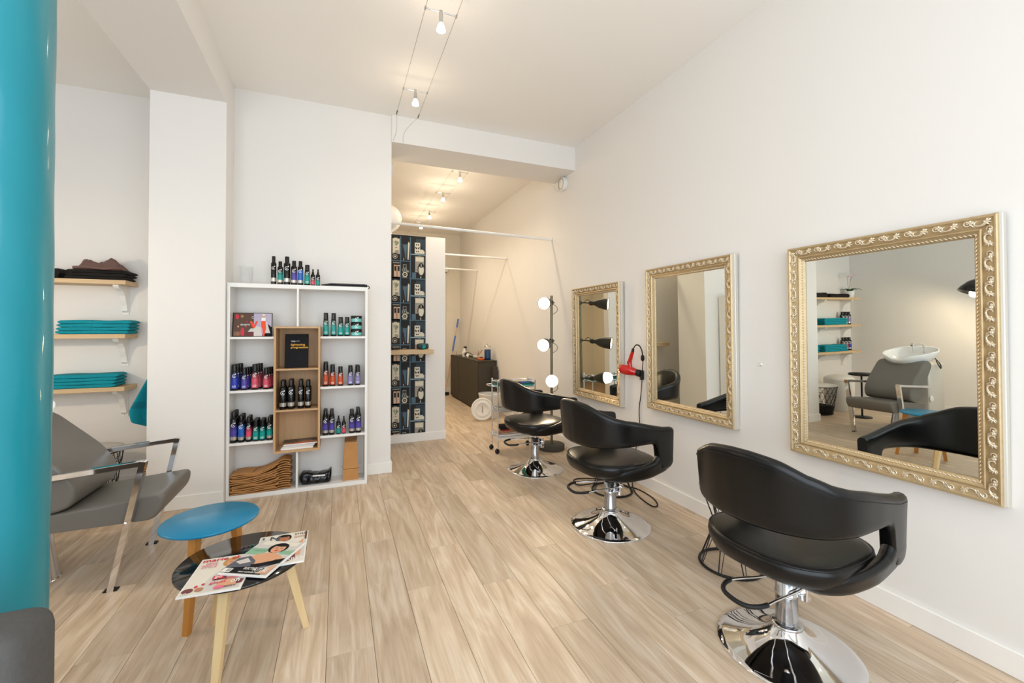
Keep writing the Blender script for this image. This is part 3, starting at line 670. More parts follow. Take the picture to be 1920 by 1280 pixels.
fp([(.34, .18), (.53, .18), (.53, .04), (.3, .04)], 'p_maroon', 3); fp([(.38, .2), (.53, .2), (.53, .34), (.45, .34)], 'cover_grey', 3)
put_text(mb, 'BRUNETTE', O, U, V, .2, .43, .46, .52, 'print_white', Z*8)
mb.add([Vector((U[0]*x_, V[1]*y_, Z*8)) for x_, y_ in circ(.5, .8, .03, .05, 14, 1, 6)] + [Vector((U[0]*x_, V[1]*y_, Z*8)) for x_, y_ in circ(.5, .8, .022, .035, 14, 1, 6)], [(i, i+1, 16+i, 15+i) for i in range(14)], 'print_white')
mb.obj('printed_picture', t)
# black binder
t = flatthing('black_folder', 'black folder with yellow lettering standing in the top of the oak box', 'book', (-.425, 4.16, 1.0635), (R(82), 0, 0), .185, .295, .018, 'p_black')
U, V = (.185, 0, 0), (0, .295, 0); mb = MB()
mb.flat(O, U, V, [(0, 0), (1, 0), (1, 1), (0, 1)], 'p_black', .0003)
put_text(mb, 'TIGI', O, U, V, .25, .43, .765, .80, 'print_white', .0008); put_text(mb, 'COPY', O, U, V, .46, .62, .775, .798, 'cover_grey', .0008)
put_text(mb, 'lightening', O, U, V, .25, .85, .64, .715, 'p_yellow', .0008); put_text(mb, 'progression', O, U, V, .25, .97, .555, .63, 'p_yellow', .0008)
mb.obj('cover_print', t)
# stack of magazines in the oak box
zz = .3695
for i, (w_, d_, h_, c1, a_, lb) in enumerate([(.25, .17, .017, 'cover_grey', 2, 'pale grey, bottom'), (.25, .165, .010, 'p_skin2', 3, 'tan covered, second from the bottom'), (.25, .17, .008, 'p_maroon', 1, 'reddish, third from the bottom'), (.26, .17, .012, 'cover_dark', 4, 'dark cover with an orange glow, topmost')]):
    t = thing('stacked_magazine', lb + ' magazine of the stack in the oak box', 'magazine', (-.325 + .008*i, 4.215, zz), R(a_), 'magazines in the oak box')
    MB().box(-w_/2, w_/2, -d_/2, d_/2, .0008, h_ - .0008, 'paper_white').obj('pages', t)
    MB().box(-w_/2 - .001, w_/2 + .001, -d_/2 - .001, d_/2 + .001, h_ - .0008, h_, c1).box(-w_/2 - .001, w_/2 + .001, -d_/2 - .001, d_/2 + .001, 0, .0008, c1).obj('cover', t)
    if i == 3:
        mb = MB(); OO = (-w_/2, -d_/2, h_ + .0003)
        mb.flat(OO, (w_, 0, 0), (0, d_, 0), [(0, 0), (1, 0), (1, .34), (.6, .5), (.3, .2), (0, .3)], 'p_skin2', 0); mb.flat(OO, (w_, 0, 0), (0, d_, 0), [(.1, 0), (.9, 0), (.6, .2), (.3, .1)], 'p_orange', .0003)
        put_text(mb, 'COLLECTION', OO, (w_, 0, 0), (0, d_, 0), .4, .85, .58, .66, 'cover_grey', .0006); mb.obj('cover_print', t)
    zz += h_ + .0003
# paper bags
def crumple(mb, nx, ny, fx, m, T=None):
    vs = [fx(i/(nx-1), j/(ny-1)) for i in range(nx) for j in range(ny)]
    mb.add(vs, [(i*ny + j, (i+1)*ny + j, (i+1)*ny + j + 1, i*ny + j + 1) for i in range(nx-1) for j in range(ny-1)], m, True)
for k in range(13):
    z = .0365 + k*.0132
    def top(a, b, k=k):
        x = -.812 + .34*a + .011*sin(k*2.7) + .006*sin(k*5.1 + b*3); y = 4.135 + .185*b + .004*sin(k*3.3)
        lift = (.035*(k/12))*(max(0, a - .45)/.55)**1.5*1.6 + .004*sin(a*9 + k) + .002*sin(b*7 + k*2) + .004
        return x, y, lift
    t = thing('paper_bag', f'flat folded brown paper bag, number {k+1} from the bottom of the pile in the shelf unit' if 0 else
              (('lowest' if k == 0 else 'topmost' if k == 12 else ['second', 'third', 'fourth', 'fifth', 'sixth', 'seventh', 'eighth', 'ninth', 'tenth', 'eleventh', 'twelfth'][k-1] + ' from bottom') + ' folded brown paper bag in the pile at the shelf unit bottom'), 'paper bag', (0, 0, z), 0, 'folded paper bags in the shelf unit')
    rings = []
    for i in range(12):
        a = i/11; ring = []
        for b in (0, .25, .5, .75, 1): x_, y_, l_ = top(a, b); ring.append(Vector((x_, y_, l_ + .0035)))
        for b in (1, .75, .5, .25, 0): x_, y_, l_ = top(a, b); ring.append(Vector((x_, y_, l_ - .0035)))
        rings.append(ring)
    MB().loft(rings, 'paper_brown', smooth=False).obj('bag_body', t)
    # gusset fold at the raised end
    rings = []
    for i in range(6):
        a = i/5; ring = []
        for b in (0, .5, 1): ring.append(Vector((-.478 + .105*a + .006*sin(k*2.1), 4.15 + .15*b, .0615*(k/12) + .004 + .022*sin(a*2.6)*(.3 + k/14) + .004 - .003*a)))
        for b in (1, .5, 0): ring.append(ring[[0, 1, 2][int(b*2)]] - Vector((0, 0, .006)))
        rings.append(ring)
    MB().loft(rings, 'paper_brown', smooth=False).obj('folded_base', t)
    if k == 12: MB().add([(-.66, 4.14, .0125), (-.655, 4.14, .0125), (-.62, 4.31, .0125), (-.625, 4.31, .0125)], [(0, 1, 2, 3)], 'paper_dark').obj('fold_line', t)
# black plastic bag
rings = []
for i in range(18):
    a = i/17; cx = -.302 + .245*a + .006*sin(a*9); ring = []; e_ = min(1, (min(a, 1 - a)*9)**.6 + .35)
    T_ = .098 + .008*sin(a*8) - .012*a + .03*max(0, a - .9)/.1
    for k in range(24):
        q = 2*pi*k/24; cq, sq = cos(q), sin(q)
        yy = 4.232 + (.07 - .012*(sq > 0))*e_*math.copysign(abs(cq)**.45, cq) + .004*sin(a*21 + q*3)
        zz = .0365 + T_/2 + T_/2*(e_ if a < .5 else 1)*math.copysign(abs(sq)**.5, sq)
        ring.append(Vector((cx + .012*(sq > 0)*(a - .5), yy, max(.036, zz + (.004*sin(a*31 + k) if sq > -.4 else 0)))))
    rings.append(ring)
t = thing('plastic_pouch', 'glossy crumpled black plastic pouch lying right of the paper bag pile', 'bag', (0, 0, 0))
pb = MB().loft(rings, 'black_plastic').obj('pouch', t)
MB().add([(-.20, 4.158, .108), (-.10, 4.158, .104), (-.10, 4.158, .116), (-.20, 4.158, .12)], [(0, 1, 2, 3)], 'print_white').obj('printed_lettering', t)
# standing kraft bag
t = thing('kraft_bag', 'brown paper bag standing upright by the shelf unit right side', 'paper bag', (.112, 4.215, .0355))
def bagring(z, w_, d_, pinch=0): return [Vector((-w_, -d_, z)), Vector((0, -d_ + .004, z)), Vector((w_, -d_, z)), Vector((w_ - pinch, 0, z)), Vector((w_, d_, z)), Vector((0, d_, z)), Vector((-w_, d_, z)), Vector((-w_ + pinch, 0, z))]
mb = MB(); mb.loft([bagring(0, .066, .05), bagring(.1, .067, .048, .004), bagring(.108, .065, .047, .006), bagring(.22, .058, .035, .012), bagring(.335, .052, .022, .018)], 'paper_brown', c1=False, smooth=False)
mb.obj('bag_body', t)
mb = MB(); mb.loft([bagring(.10, .0675, .0492, .004), bagring(.104, .0675, .0492, .004)], 'paper_dark', c0=False, c1=False, smooth=False); mb.obj('crease', t)
MB().add([(-.052, .022, .335), (.052, .022, .335), (.058, .03, .375), (-.05, .03, .37)], [(0, 1, 2, 3)], 'paper_dark').obj('top_flap', t)

# ------------------------------------------------------------------ alcove shelves, towels, plants
def bracket(par, x, z):
    mb = MB(); pr = [(0, 0), (-.2, 0), (-.2, -.012), (-.18, -.03), (-.15, -.035), (-.11, -.05), (-.075, -.085), (-.055, -.13), (-.035, -.17), (-.028, -.2), (-.028, -.215), (0, -.235)]
    for sx in (-.014, .014): pass
    mb.loft([[Vector((x - .019, p[0], z + p[1])) for p in pr], [Vector((x + .019, p[0], z + p[1])) for p in pr]], 'trim', smooth=False)
    mb.box(x - .024, x + .024, -.006, 0, z - .25, z, 'trim'); o = mb.obj('bracket', par)
    MB().lathe([(.004, 0), (.004, .008)], 'soft_chrome', (x, 0, z - .238), 8, ax=(0, -1, 0)).obj('screw', o)
AZ = [1.812, 1.357, .912]
for i, z in enumerate(AZ):
    t = thing('wall_shelf', ['top', 'middle', 'lowest'][i] + ' oak shelf in the alcove, ' + ['holding dark clothes', 'holding teal towels at eye level', 'holding the lowest teal towels'][i], 'shelf', (-1.67, 4.849, z), 0, 'oak shelves in the alcove')
    box('board', (-1.62, 0, -.25, 0, -.036, 0), 'oak_shelf', t, .001)
    for x in (-.085, -.8, -1.5): bracket(t, x, -.036)
def towel(x, y, z, w, d, h, a, label, group, m='teal_towel', seed=0, name='folded_towel', cat='towel'):
    t = thing(name, label, cat, (x, y, z), R(a), group)
    rings = []; rnd = random.Random(seed); ph = rnd.random()*6
    for i in range(24):
        s_ = .5 - .5*cos(pi*i/23); xx = -w/2 + w*s_; ring = []; e = min(1, (min(s_, 1 - s_)*22)**.5 + .12)
        for k in range(20):
            q = 2*pi*k/20; cy, cz = cos(q), sin(q)
            yy = d/2*math.copysign(abs(cy)**.3, cy); yy += .007*max(0, 1 - abs(cz)*3)*(cy < 0); z2 = h*.52 + h*.56*e*math.copysign(abs(cz)**.5, cz)
            ring.append(Vector((xx + .004*sin(q*2 + ph), yy + .004*sin(xx*14 + ph), z2 + .0022*sin(xx*22 + ph + q) * (1 if cz > 0 else 0))))
        rings.append(ring)
    MB().loft(rings, m).obj('fold', t)
    return t
for i in range(4):
    towel(-1.885 + .004*i, 4.705, AZ[1] + .0005 + i*.0285, .47, .2, .028, (-1, 1, 0, 2)[i], ['bottom', 'second lowest', 'second highest', 'top'][i] + ' teal towel of the stack on the middle alcove shelf', 'teal towels on the middle shelf', seed=i)
for i in range(4):
    towel(-1.965 + .004*i, 4.70, AZ[2] + .0005 + i*.0275, .46, .21, .027, (2, 0, 3, 5)[i], ['bottom', 'second lowest', 'second highest', 'top'][i] + ' teal towel of the stack on the lowest alcove shelf', 'teal towels on the lowest shelf', seed=i + 9)
for j, zz in ((1, AZ[1]), (2, AZ[2])):
    for i in range(4): towel(-2.68 + .006*i, 4.72, zz + .0005 + i*.0275, .6, .2, .027, (1, -1, 0, -2)[i], ['bottom', 'second lowest', 'second highest', 'top'][i] + ' teal towel of the far left stack, ' + ['middle', 'lowest'][j-1] + ' alcove shelf, beside the bottles', 'teal towels near the bottles', seed=i + 60*j)
for i in range(3):
    towel(-1.87 + .008*i, 4.70, AZ[0] + .0005 + i*.0265, .4, .2, .026, (3, -4, 2)[i], ['bottom', 'middle', 'top'][i] + ' black folded garment under the brown cloth on the top alcove shelf', 'black clothes on the top shelf', 'black_cloth', seed=i + 30, name='folded_garment', cat='clothes')
towel(-2.28, 4.71, AZ[0] + .0005, .36, .2, .075, 0, 'black folded garment lying left of the brown cloth pile, on the top alcove shelf', 'black clothes on the top shelf', 'black_cloth', seed=44, name='folded_garment', cat='clothes')
towel(-2.78, 4.71, AZ[0] + .0005, .45, .2, .06, 4, 'black folded garment beside the orchid pot on the top alcove shelf', 'black clothes on the top shelf', 'black_cloth', seed=47, name='folded_garment', cat='clothes')
t = thing('crumpled_cloth', 'crumpled shiny brown cloth heaped on the black clothes, top alcove shelf', 'cloth', (-1.86, 4.69, AZ[0] + .0805))
def heap(nx, ny, fx):
    mb = MB(); crumple(mb, nx, ny, fx, 'brown_cloth'); return mb
def hf(a, b):
    x = -.17 + .34*a; y = -.09 + .18*b; e = min(1, 6*min(a, 1-a))*min(1, 5*min(b, 1-b))
    h = .045 + .05*math.exp(-((a - .68)/.13)**2) + .04*math.exp(-((a - .2)/.13)**2) + .014*sin(a*17 + b*6)*sin(b*9) + .008*abs(sin(a*25 - b*11))
    return (x + .012*sin(b*8), y + .01*sin(a*10), .001 + h*e)
heap(40, 22, hf).obj('draped_folds', t)
MB().tube(catmull([(-.15, -.092, .012), (-.05, -.1, .018), (.05, -.095, .010), (.12, -.1, .02), (.165, -.07, .014)], 5), .011, 'brown_cloth', 8).obj('rolled_hem', t)
# orchid
t = thing('potted_orchid', 'white pot with a pale pink orchid at the far end of the top alcove shelf', 'plant', (-3.22, 4.72, AZ[0]))
MB().lathe([(.05, 0), (.055, .005), (.068, .11), (.07, .12), (.063, .12), (.058, .1), (0, .095)], 'porcelain', n=24).obj('pot', t)
for a in (0, 1.3, 2.7, 4.0, 5.2):
    mb = MB(); rings = []
    for i in range(8):
        s_ = i/7; w_ = .026*sin(pi*min(.98, s_*.9 + .08)); c_ = Vector((cos(a), sin(a), 0)); p = c_*(.17*s_) + Vector((0, 0, .1 + .06*sin(s_*2.6))); q = Vector((-sin(a), cos(a), 0))
        rings.append([p - q*w_, p - Vector((0, 0, .006)), p + q*w_, p + Vector((0, 0, .002))])
    mb.loft(rings, 'leaf').obj('leaf', t)
for sx, tall in ((-.03, .42), (.05, .38)):
    pts = catmull([(0, 0, .1), (sx*.6, .01, .22), (sx, 0, .33), (sx*2.2, -.03, tall - .02), (sx*2.2 - .05, -.06, tall)], 5)
    so = MB().tube(pts, .0028, 'stem', 6).obj('stem', t)
    for k in range(4):
        p = pts[-1 - k*2]
        mb = MB()
        for j in range(5):
            a = 2*pi*j/5 + k; mb.blob(p + Vector((.014*cos(a), -.006, .014*sin(a))), .012, .003, .010, 'petal', 8, 4)
        mb.obj('blossom', so)
# back shelf bottles near the left end
for i, (z, cs) in enumerate([(AZ[1], ['c_teal', 'c_teal', 'c_lilac']), (AZ[2], ['c_orange', 'c_orange', 'c_indigo'])]):
    for k, c in enumerate(cs):
        bottle('can', c, .22, .034, -3.07 + -.085*k, 4.76, z, f'{NAME[c]} labelled large bottle, {["nearest the towels", "in the middle of three", "at the far left end"][k]} on the {["middle", "lowest"][i]} alcove shelf', 'large bottles on the alcove shelves', R(35))
# hanging towel
t = thing('hanging_towel', 'teal towel hanging by its corner from a hook on the pilaster', 'towel', (-1.352, 4.42, 1.12))
rings = []
for i in range(20):
    s_ = i/19; z = -.50*s_; ring = []
    for k in range(25):
        b = k/24   # 0 = at the pilaster, 1 = outer edge
        x = -.012 - (.02 + .205*s_**.85*(1 - .28*max(0, s_ - .78)/.22))*b
        y = -.05*sin(b*7.5 + .4)*s_**.6 - .03*s_
        zz = z + .10*s_**3*(abs(b - .62)*1.6 - .25) - .02*s_*(b < .5)
        ring.append(Vector((x, y, zz)))
    for k in range(24, -1, -1): ring.append(ring[k] + Vector((0, .014, 0)))
    rings.append(ring)
MB().loft(rings, 'teal_towel').obj('cloth', t)
bd = MB(); bd.loft([[q + Vector((0, -.002, 0)) for q in rings[i][:25]] for i in (12, 14)], 'teal_towel_band', close=False, c0=False, c1=False); bd.obj('woven_band', t)
MB().tube([(.006, 0, .01), (-.03, 0, 0), (-.035, 0, .02)], .004, 'soft_chrome', 6).obj('wall_hook', label='small metal hook on the pilaster side holding the teal towel', cat='hook', loc=(-1.352, 4.42, 1.12))

# wire laundry basket and white bin by the alcove
t = thing('wire_basket', 'black wire basket with a flat white lid, behind the shampoo chair', 'basket', (-1.86, 4.42, 0))
def bring(rad, z, n_=40): return [(rad*cos(2*pi*k/n_), rad*sin(2*pi*k/n_), z) for k in range(n_)]
MB().tube(bring(.245, .425), .005, 'black_metal', 6, True).obj('rim', t); MB().tube(bring(.185, .006), .005, 'black_metal', 6, True).obj('base_ring', t)
for sg in (-1, 1):
    mb = MB()
    for k in range(20):
        a = 2*pi*k/20; mb.tube([((.185 + .06*j/5)*cos(a + sg*.9*j/5), (.185 + .06*j/5)*sin(a + sg*.9*j/5), .006 + .419*j/5) for j in range(6)], .0022, 'black_metal', 5)
    mb.obj('wire_mesh', t, kind='stuff')
for z in (.15, .29): MB().tube(bring(.185 + .06*z/.42, z), .0022, 'black_metal', 5, True).obj('wire_hoop', t)
MB().lathe([(0, .432), (.248, .432), (.25, .438), (.25, .446), (0, .45)], 'white_plastic', n=40).obj('lid', t)
MB().lathe([(0, .01), (.175, .01), (.19, .12), (.1, .14), (0, .13)], 'black_cloth', n=24).obj('laundry', t)
t = thing('white_bin', 'plain rounded white bin behind the shampoo chair, beside the wire basket', 'bin', (-2.42, 4.45, 0))
MB().lathe([(.18, 0), (.19, .01), (.205, .46), (.2, .48)], 'white_plastic', n=36).obj('body', t)
MB().lathe([(.205, .475), (.207, .5), (.18, .53), (.1, .555), (0, .56)], 'white_plastic', n=36).obj('lid', t)

# ------------------------------------------------------------------ shampoo chair (backwash unit)
t = thing('backwash_chair', 'grey vinyl shampoo chair with chrome arms and a white basin behind its back', 'chair', (-1.2, 3.23, 0))
def W_(x, y, z): return (x + 1.2, y - 3.23, z)
def slab(prof, y0, y1, m, rb=.02, seg=4):
    """side profile (x,z) lofted across y with rounded flanks"""
    cx = sum(p[0] for p in prof)/len(prof); cz = sum(p[1] for p in prof)/len(prof); rings = []
    for k in range(seg + 1):
        a = pi/2*k/seg; s_ = rb*(1 - sin(a)); yy = y0 + rb*(1 - cos(a)); 
        rings.append([Vector((p[0] + (cx - p[0])/max(.001, math.hypot(cx-p[0], cz-p[1]))*s_, yy, p[1] + (cz - p[1])/max(.001, math.hypot(cx-p[0], cz-p[1]))*s_)) for p in prof])
    rings += [[Vector((p.x, y0 + y1 - p.y, p.z)) for p in q] for q in rings[::-1]]
    return MB().loft([[Vector(W_(*p)) for p in q] for q in rings], m)
def rnd(pts, r_=.02, n_=4):   # round polygon corners
    out = []; P = [Vector((a, b)) for a, b in pts]; N = len(P)
    for i in range(N):
        a, b, c = P[i-1], P[i], P[(i+1) % N]; u1 = (a - b).normalized(); u2 = (c - b).normalized(); rr = min(r_, (a-b).length*.45, (c-b).length*.45)
        for k in range(n_ + 1):
            s_ = k/n_; out.append(tuple((b + u1*rr)*(1-s_)**2 + 2*b*s_*(1-s_) + (b + u2*rr)*s_*s_))
    return out
slab(rnd([(-.90, .475), (-.905, .40), (-.95, .335), (-1.62, .33), (-1.62, .40), (-1.25, .445)], .035), 2.985, 3.475, 'grey_vinyl').obj('seat', t)
slab(rnd([(-1.30, .455), (-1.28, .55), (-1.36, .68), (-1.59, .90), (-1.69, .925), (-1.78, .87), (-1.56, .56), (-1.42, .42)], .05), 2.985, 3.475, 'grey_vinyl').obj('backrest', t)
for y in (2.957, 3.503):
    ar = MB(); ar.box(W_(-1.62, 0, 0)[0], W_(-.985, 0, 0)[0], -.009, .009, -.014, .014, 'chrome', .002)
    sl = math.atan2(.055, .6); o = ar.obj('armrest', t, loc=(0, y - 3.23, .0)); 
    # slope down to the back, pivot at the front end
    o.rotation_euler = (0, -0, 0)
    for v in o.data.vertices: v.co.z += .665 - (.215 - v.co.x)*.09; v.co.y *= 2.2
    lg = MB(); lg.bar(W_(-.985, y, .675), W_(-1.12, y, 0), .028, .042, 'chrome', (0, 1, 0)); lo = lg.obj('leg', t)
    MB().box(-.03, .03, -.018, .018, 0, .006, 'rubber').obj('foot_pad', lo, loc=W_(-1.12, y, 0))
    MB().lathe([(.008, 0), (.008, .014)], 'chrome', W_(-1.06, y + (.014 if y > 3.2 else -.014), .35), 10, ax=(0, 1 if y > 3.2 else -1, 0)).obj('bolt', lo)
mb = MB(); mb.lathe([(.11, 0), (.105, .01), (.075, .2), (.06, .33)], 'soft_chrome', W_(-1.56, 3.23, 0), 32); mb.obj('pedestal', t)
mb = MB(); mb.box(*[q for q in (-2.22 + 1.2, -1.86 + 1.2, -.17, .17, 0, .86)], 'silver_edge', .02, 2); co = mb.obj('basin_cabinet', t)
MB().lathe([(.0, 0), (.04, 0), (.042, .004), (.036, .008), (0, .009)], 'white_plastic', (-.70, -.17, .42), 24, ax=(0, -1, 0)).obj('round_badge', co)
# basin bowl: rings front (neck notch) to back
def bas(sc, z, dz=0, notch=0):
    out = []
    for k in range(48):
        a = 2*pi*k/48; c_, s_ = cos(a), sin(a); x = -1.80 + .29*sc*math.copysign(abs(c_)**.8, c_); y = 3.23 + .26*sc*math.copysign(abs(s_)**.7, s_)*(1 - .18*max(0, c_))
        out.append(Vector(W_(x, y, z + dz*c_ - notch*max(0, 1 - (y - 3.23)**2/.012)*max(0, c_)**3)))
    return out
mb = MB(); mb.loft([bas(.25, .84, -.01), bas(.55, .86, -.02), bas(.8, .905, -.035), bas(.95, .965, -.05, .02), bas(1.0, 1.01, -.055, .035), bas(.985, 1.022, -.055, .035), bas(.94, 1.012, -.055, .035), bas(.88, .965, -.05, .02), bas(.72, .90, -.02), bas(.45, .875), bas(.02, .868)], 'porcelain')
mb.obj('basin', t)
fa = MB(); fa.tube(catmull([W_(-2.02, 3.30, .99), W_(-2.01, 3.30, 1.09), W_(-1.96, 3.27, 1.11), W_(-1.9, 3.25, 1.09)], 5), .011, 'chrome', 10); fa.tube(catmull([W_(-2.02, 3.18, .99), W_(-2.0, 3.18, 1.10), W_(-1.93, 3.2, 1.10), W_(-1.86, 3.22, 1.05)], 5), .008, 'chrome', 8); fa.obj('faucet', t)
MB().tube(catmull([W_(-2.08, 3.1, .93), W_(-2.12, 3.06, .85), W_(-2.06, 3.03, .8), W_(-2.02, 3.05, .88), W_(-2.08, 3.08, .9)], 6), .006, 'cable', 6).obj('hose', t)
t = thing('tray_table', 'small black rounded tray table behind the shampoo chair, near the white bin', 'table', (-2.1, 3.95, 0))
MB().lathe([(0, .62), (.15, .62), (.16, .63), (.15, .65), (0, .655)], 'black_metal', n=30).obj('tray', t); MB().lathe([(.012, .01), (.012, .62)], 'black_metal', n=10).obj('pole', t); MB().lathe([(.12, 0), (.12, .01), (.02, .02), (0, .02)], 'black_metal', n=24).obj('foot', t)

# floor lamp with a black shade, seen in the nearest mirror
t = thing('floor_lamp', 'black dome floor lamp reflected at the right edge of the nearest mirror', 'lamp', (-2.95, 2.75, 0))
MB().lathe([(0, 0), (.15, 0), (.15, .02), (.02, .03), (0, .03)], 'black_metal', n=30).obj('base', t)
MB().tube(catmull([(0, 0, .03), (0, 0, 1.2), (0, .02, 1.75), (.05, .08, 1.95), (.12, .14, 1.93)], 6), .009, 'black_metal', 8).obj('pole', t)
dd = Vector((.25, .35, -1)).normalized(); c0 = (.14, .16, 1.93)
sh = MB().lathe([(.02, -.02), (.06, .0), (.12, .06), (.16, .14), (.175, .2), (.17, .2), (.155, .14), (.115, .065), (.05, .015)], 'black_gloss', c0, 30, ax=dd, caps=False).obj('lamp_shade', t)
MB().blob(Vector(c0) + dd*.12, .035, .035, .045, 'lens', 14, 8).obj('bulb', sh)
light('floor_lamp_glow', 'POINT', Vector((-2.95, 2.75, 0)) + Vector(c0) + dd*.19, 45, (1, .80, .56), .05)

# ------------------------------------------------------------------ low tables and magazines
def round_table(name, label, x, y, z, r_, top, feet, th=.016, leg='beech'):
    t = thing(name, label, 'table', (x, y, 0), 0, 'low round tripod tables')
    MB().lathe([(0, z - th), (r_ - .01, z - th), (r_, z - th*.6), (r_, z - .003), (r_ - .003, z), (0, z)], top, n=72).obj('table_top', t)
    for fx, fy in feet:
        a = Vector((fx - x, fy - y, 0)); b = a*.66; b.z = z - th
        q = MB(); d_ = (b - a).normalized(); s1 = a.normalized(); s2 = Vector((-s1.y, s1.x, 0))
        q.loft([[a + s1*.013*i_ + s2*.013*j_ for i_, j_ in ((-1, -1), (1, -1), (1, 1), (-1, 1))], [b + s1*.02*i_ + s2*.018*j_ for i_, j_ in ((-1, -1), (1, -1), (1, 1), (-1, 1))]], leg, smooth=False)
        q.obj('leg', t)
    return t
round_table('round_side_table', 'smaller taller blue topped table with beech legs behind the magazine table', -.575, 2.525, .472, .205, 'blue_lacquer', [(-.636, 2.40), (-.70, 2.67), (-.47, 2.73)], leg='beech_warm_shade')  # orange leg colour has warm shade painted into the pale beech
round_table('round_side_table', 'larger lower black topped table with beech legs, magazines lying on it', -.384, 2.235, .382, .253, 'black_gloss', [(-.133, 2.262), (-.435, 1.985), (-.535, 2.44)])
def mag(label, p0, pw, ph, z, d):   # corner (bottom-left of the cover), vectors along width and height
    t = thing('magazine', label, 'magazine', (p0[0], p0[1], z), 0, 'magazines on the black table')
    U = Vector((pw[0], pw[1], 0)); V = Vector((ph[0], ph[1], 0)); Zv = Vector((0, 0, d))
    mb = MB(); c_ = [Vector((0, 0, 0)), U, U + V, V]; mb.loft([c_, [p + Zv for p in c_]], 'paper_white', smooth=False); mb.obj('pages', t)
    return t, Zv + Vector((0, 0, .0003)), U, V
def mprint(t, OO, U, V, L):
    mb = MB()
    for i, e in enumerate(L):
        if e[0] == 't': put_text(mb, e[1], OO, U, V, e[2], e[3], e[4], e[5], e[6], .0003*(i*.35 + 1))
        else: mb.flat(OO, U, V, e[0], e[1], .0003*(i*.35 + 1))
    mb.obj('cover_print', t)
def head(cx, cy, s_, skin, hair, over=False):
    return [(circ(cx, cy + .015*s_, .135*s_, .105*s_), hair), (circ(cx + .01*s_, cy, .092*s_, .088*s_), skin), (circ(cx + .01*s_, cy + .075*s_, .1*s_, .034*s_), hair),
            (circ(cx - .028*s_, cy + .012*s_, .022*s_, .006*s_), 'p_brown'), (circ(cx + .048*s_, cy + .012*s_, .022*s_, .006*s_), 'p_brown'), (circ(cx + .01*s_, cy - .042*s_, .028*s_, .010*s_), 'p_red'),
            ([(cx + .006*s_, cy + .005*s_), (cx + .02*s_, cy - .02*s_), (cx, cy - .02*s_)], 'p_skin2')]
t, OO, U, V = mag('magazine with red masthead and a blonde woman on the cover, lying left of the others', (-.562, 1.982), (.2125, -.013), (.0174, .2845), .3825, .006)
mprint(t, OO, U, V, [([(.02, .02), (.98, .02), (.98, .99), (.02, .99)], 'p_cream'), ([(.3, .04), (.95, .04), (.98, .5), (.8, .66), (.5, .62), (.35, .4)], 'cover_grey')] + head(.62, .78, 1.35, 'p_skin', 'p_blond') + [
    ([(.55, .66), (.72, .66), (.85, .5), (.5, .5)], 'p_skin'), ([(.44, .30), (.70, .31), (.62, .40), (.48, .38)], 'p_maroon'), ([(.78, .12), (.97, .14), (.99, .24), (.80, .26)], 'p_maroon'), ([(.52, .12), (.9, .1), (.8, .3), (.6, .28)], 'p_skin'),
    (circ(.12, .12, .09, .06), 'p_maroon'), (circ(.3, .12, .07, .05), 'p_skin2'), (circ(.22, .2, .03, .03), 'p_red'), (circ(.32, .24, .03, .025), 'p_red'), (circ(.62, .1, .09, .045), 'p_pink'),
    ([(.42, .33), (.6, .33), (.6, .42), (.42, .42)], 'p_red'),
    ('t', 'marie claire', .05, 1.0 - .02, .875, .965, 'p_red'), ('t', 'NEW', .14, .34, .80, .84, 'p_pink'), ('t', 'PARTY', .09, .36, .745, .785, 'p_pink'), ('t', 'STYLE', .09, .36, .69, .73, 'p_pink'),
    ('t', 'go', .45, .57, .335, .405, 'paper_white'), ('t', 'your', .64, .9, .26, .34, 'p_red'), ('t', 'glam', .42, .68, .19, .26, 'p_red'), ('t', 'on', .77, .92, .17, .24, 'paper_white'), ('t', 'SEXY', .7, .9, .07, .11, 'p_maroon'), ('t', '10', .06, .14, .03, .07, 'paper_white')])
t, OO, U, V = mag('magazine showing a dark-haired head at the table right edge, partly under the middle one', (-.343, 2.095), (.21, 0), (0, .305), .3825, .006)
mprint(t, OO, U, V, [([(.02, .02), (.985, .02), (.985, .99), (.02, .99)], 'p_cream'), ([(.6, .1), (.97, .15), (.97, .7), (.7, .6)], 'cover_grey'), ([(.62, .05), (.8, .1), (.86, .5), (.66, .35)], 'p_maroon'), ([(.80, .2), (.9, .2), (.92, .75), (.82, .6)], 'p_skin')] + head(.5, .82, 1.2, 'p_skin2', 'p_black') + [
    ('t', 'I N', .06, .42, .78, .95, 'p_grey'), ('t', 'STYLE', .72, .96, .88, .95, 'p_brown'), ('t', 'ICONS', .72, .96, .78, .84, 'p_skin2'), ('t', 'KILLS', .66, .95, .08, .15, 'paper_white'), ([(.94, .7), (.98, .7), (.98, .98), (.94, .98)], 'p_brown')])
t, OO, U, V = mag('topmost magazine, cover of a dark-haired woman in a shiny black off-shoulder dress', (-.455, 2.10), (.188, -.1), (.131, .247), .391, .006)
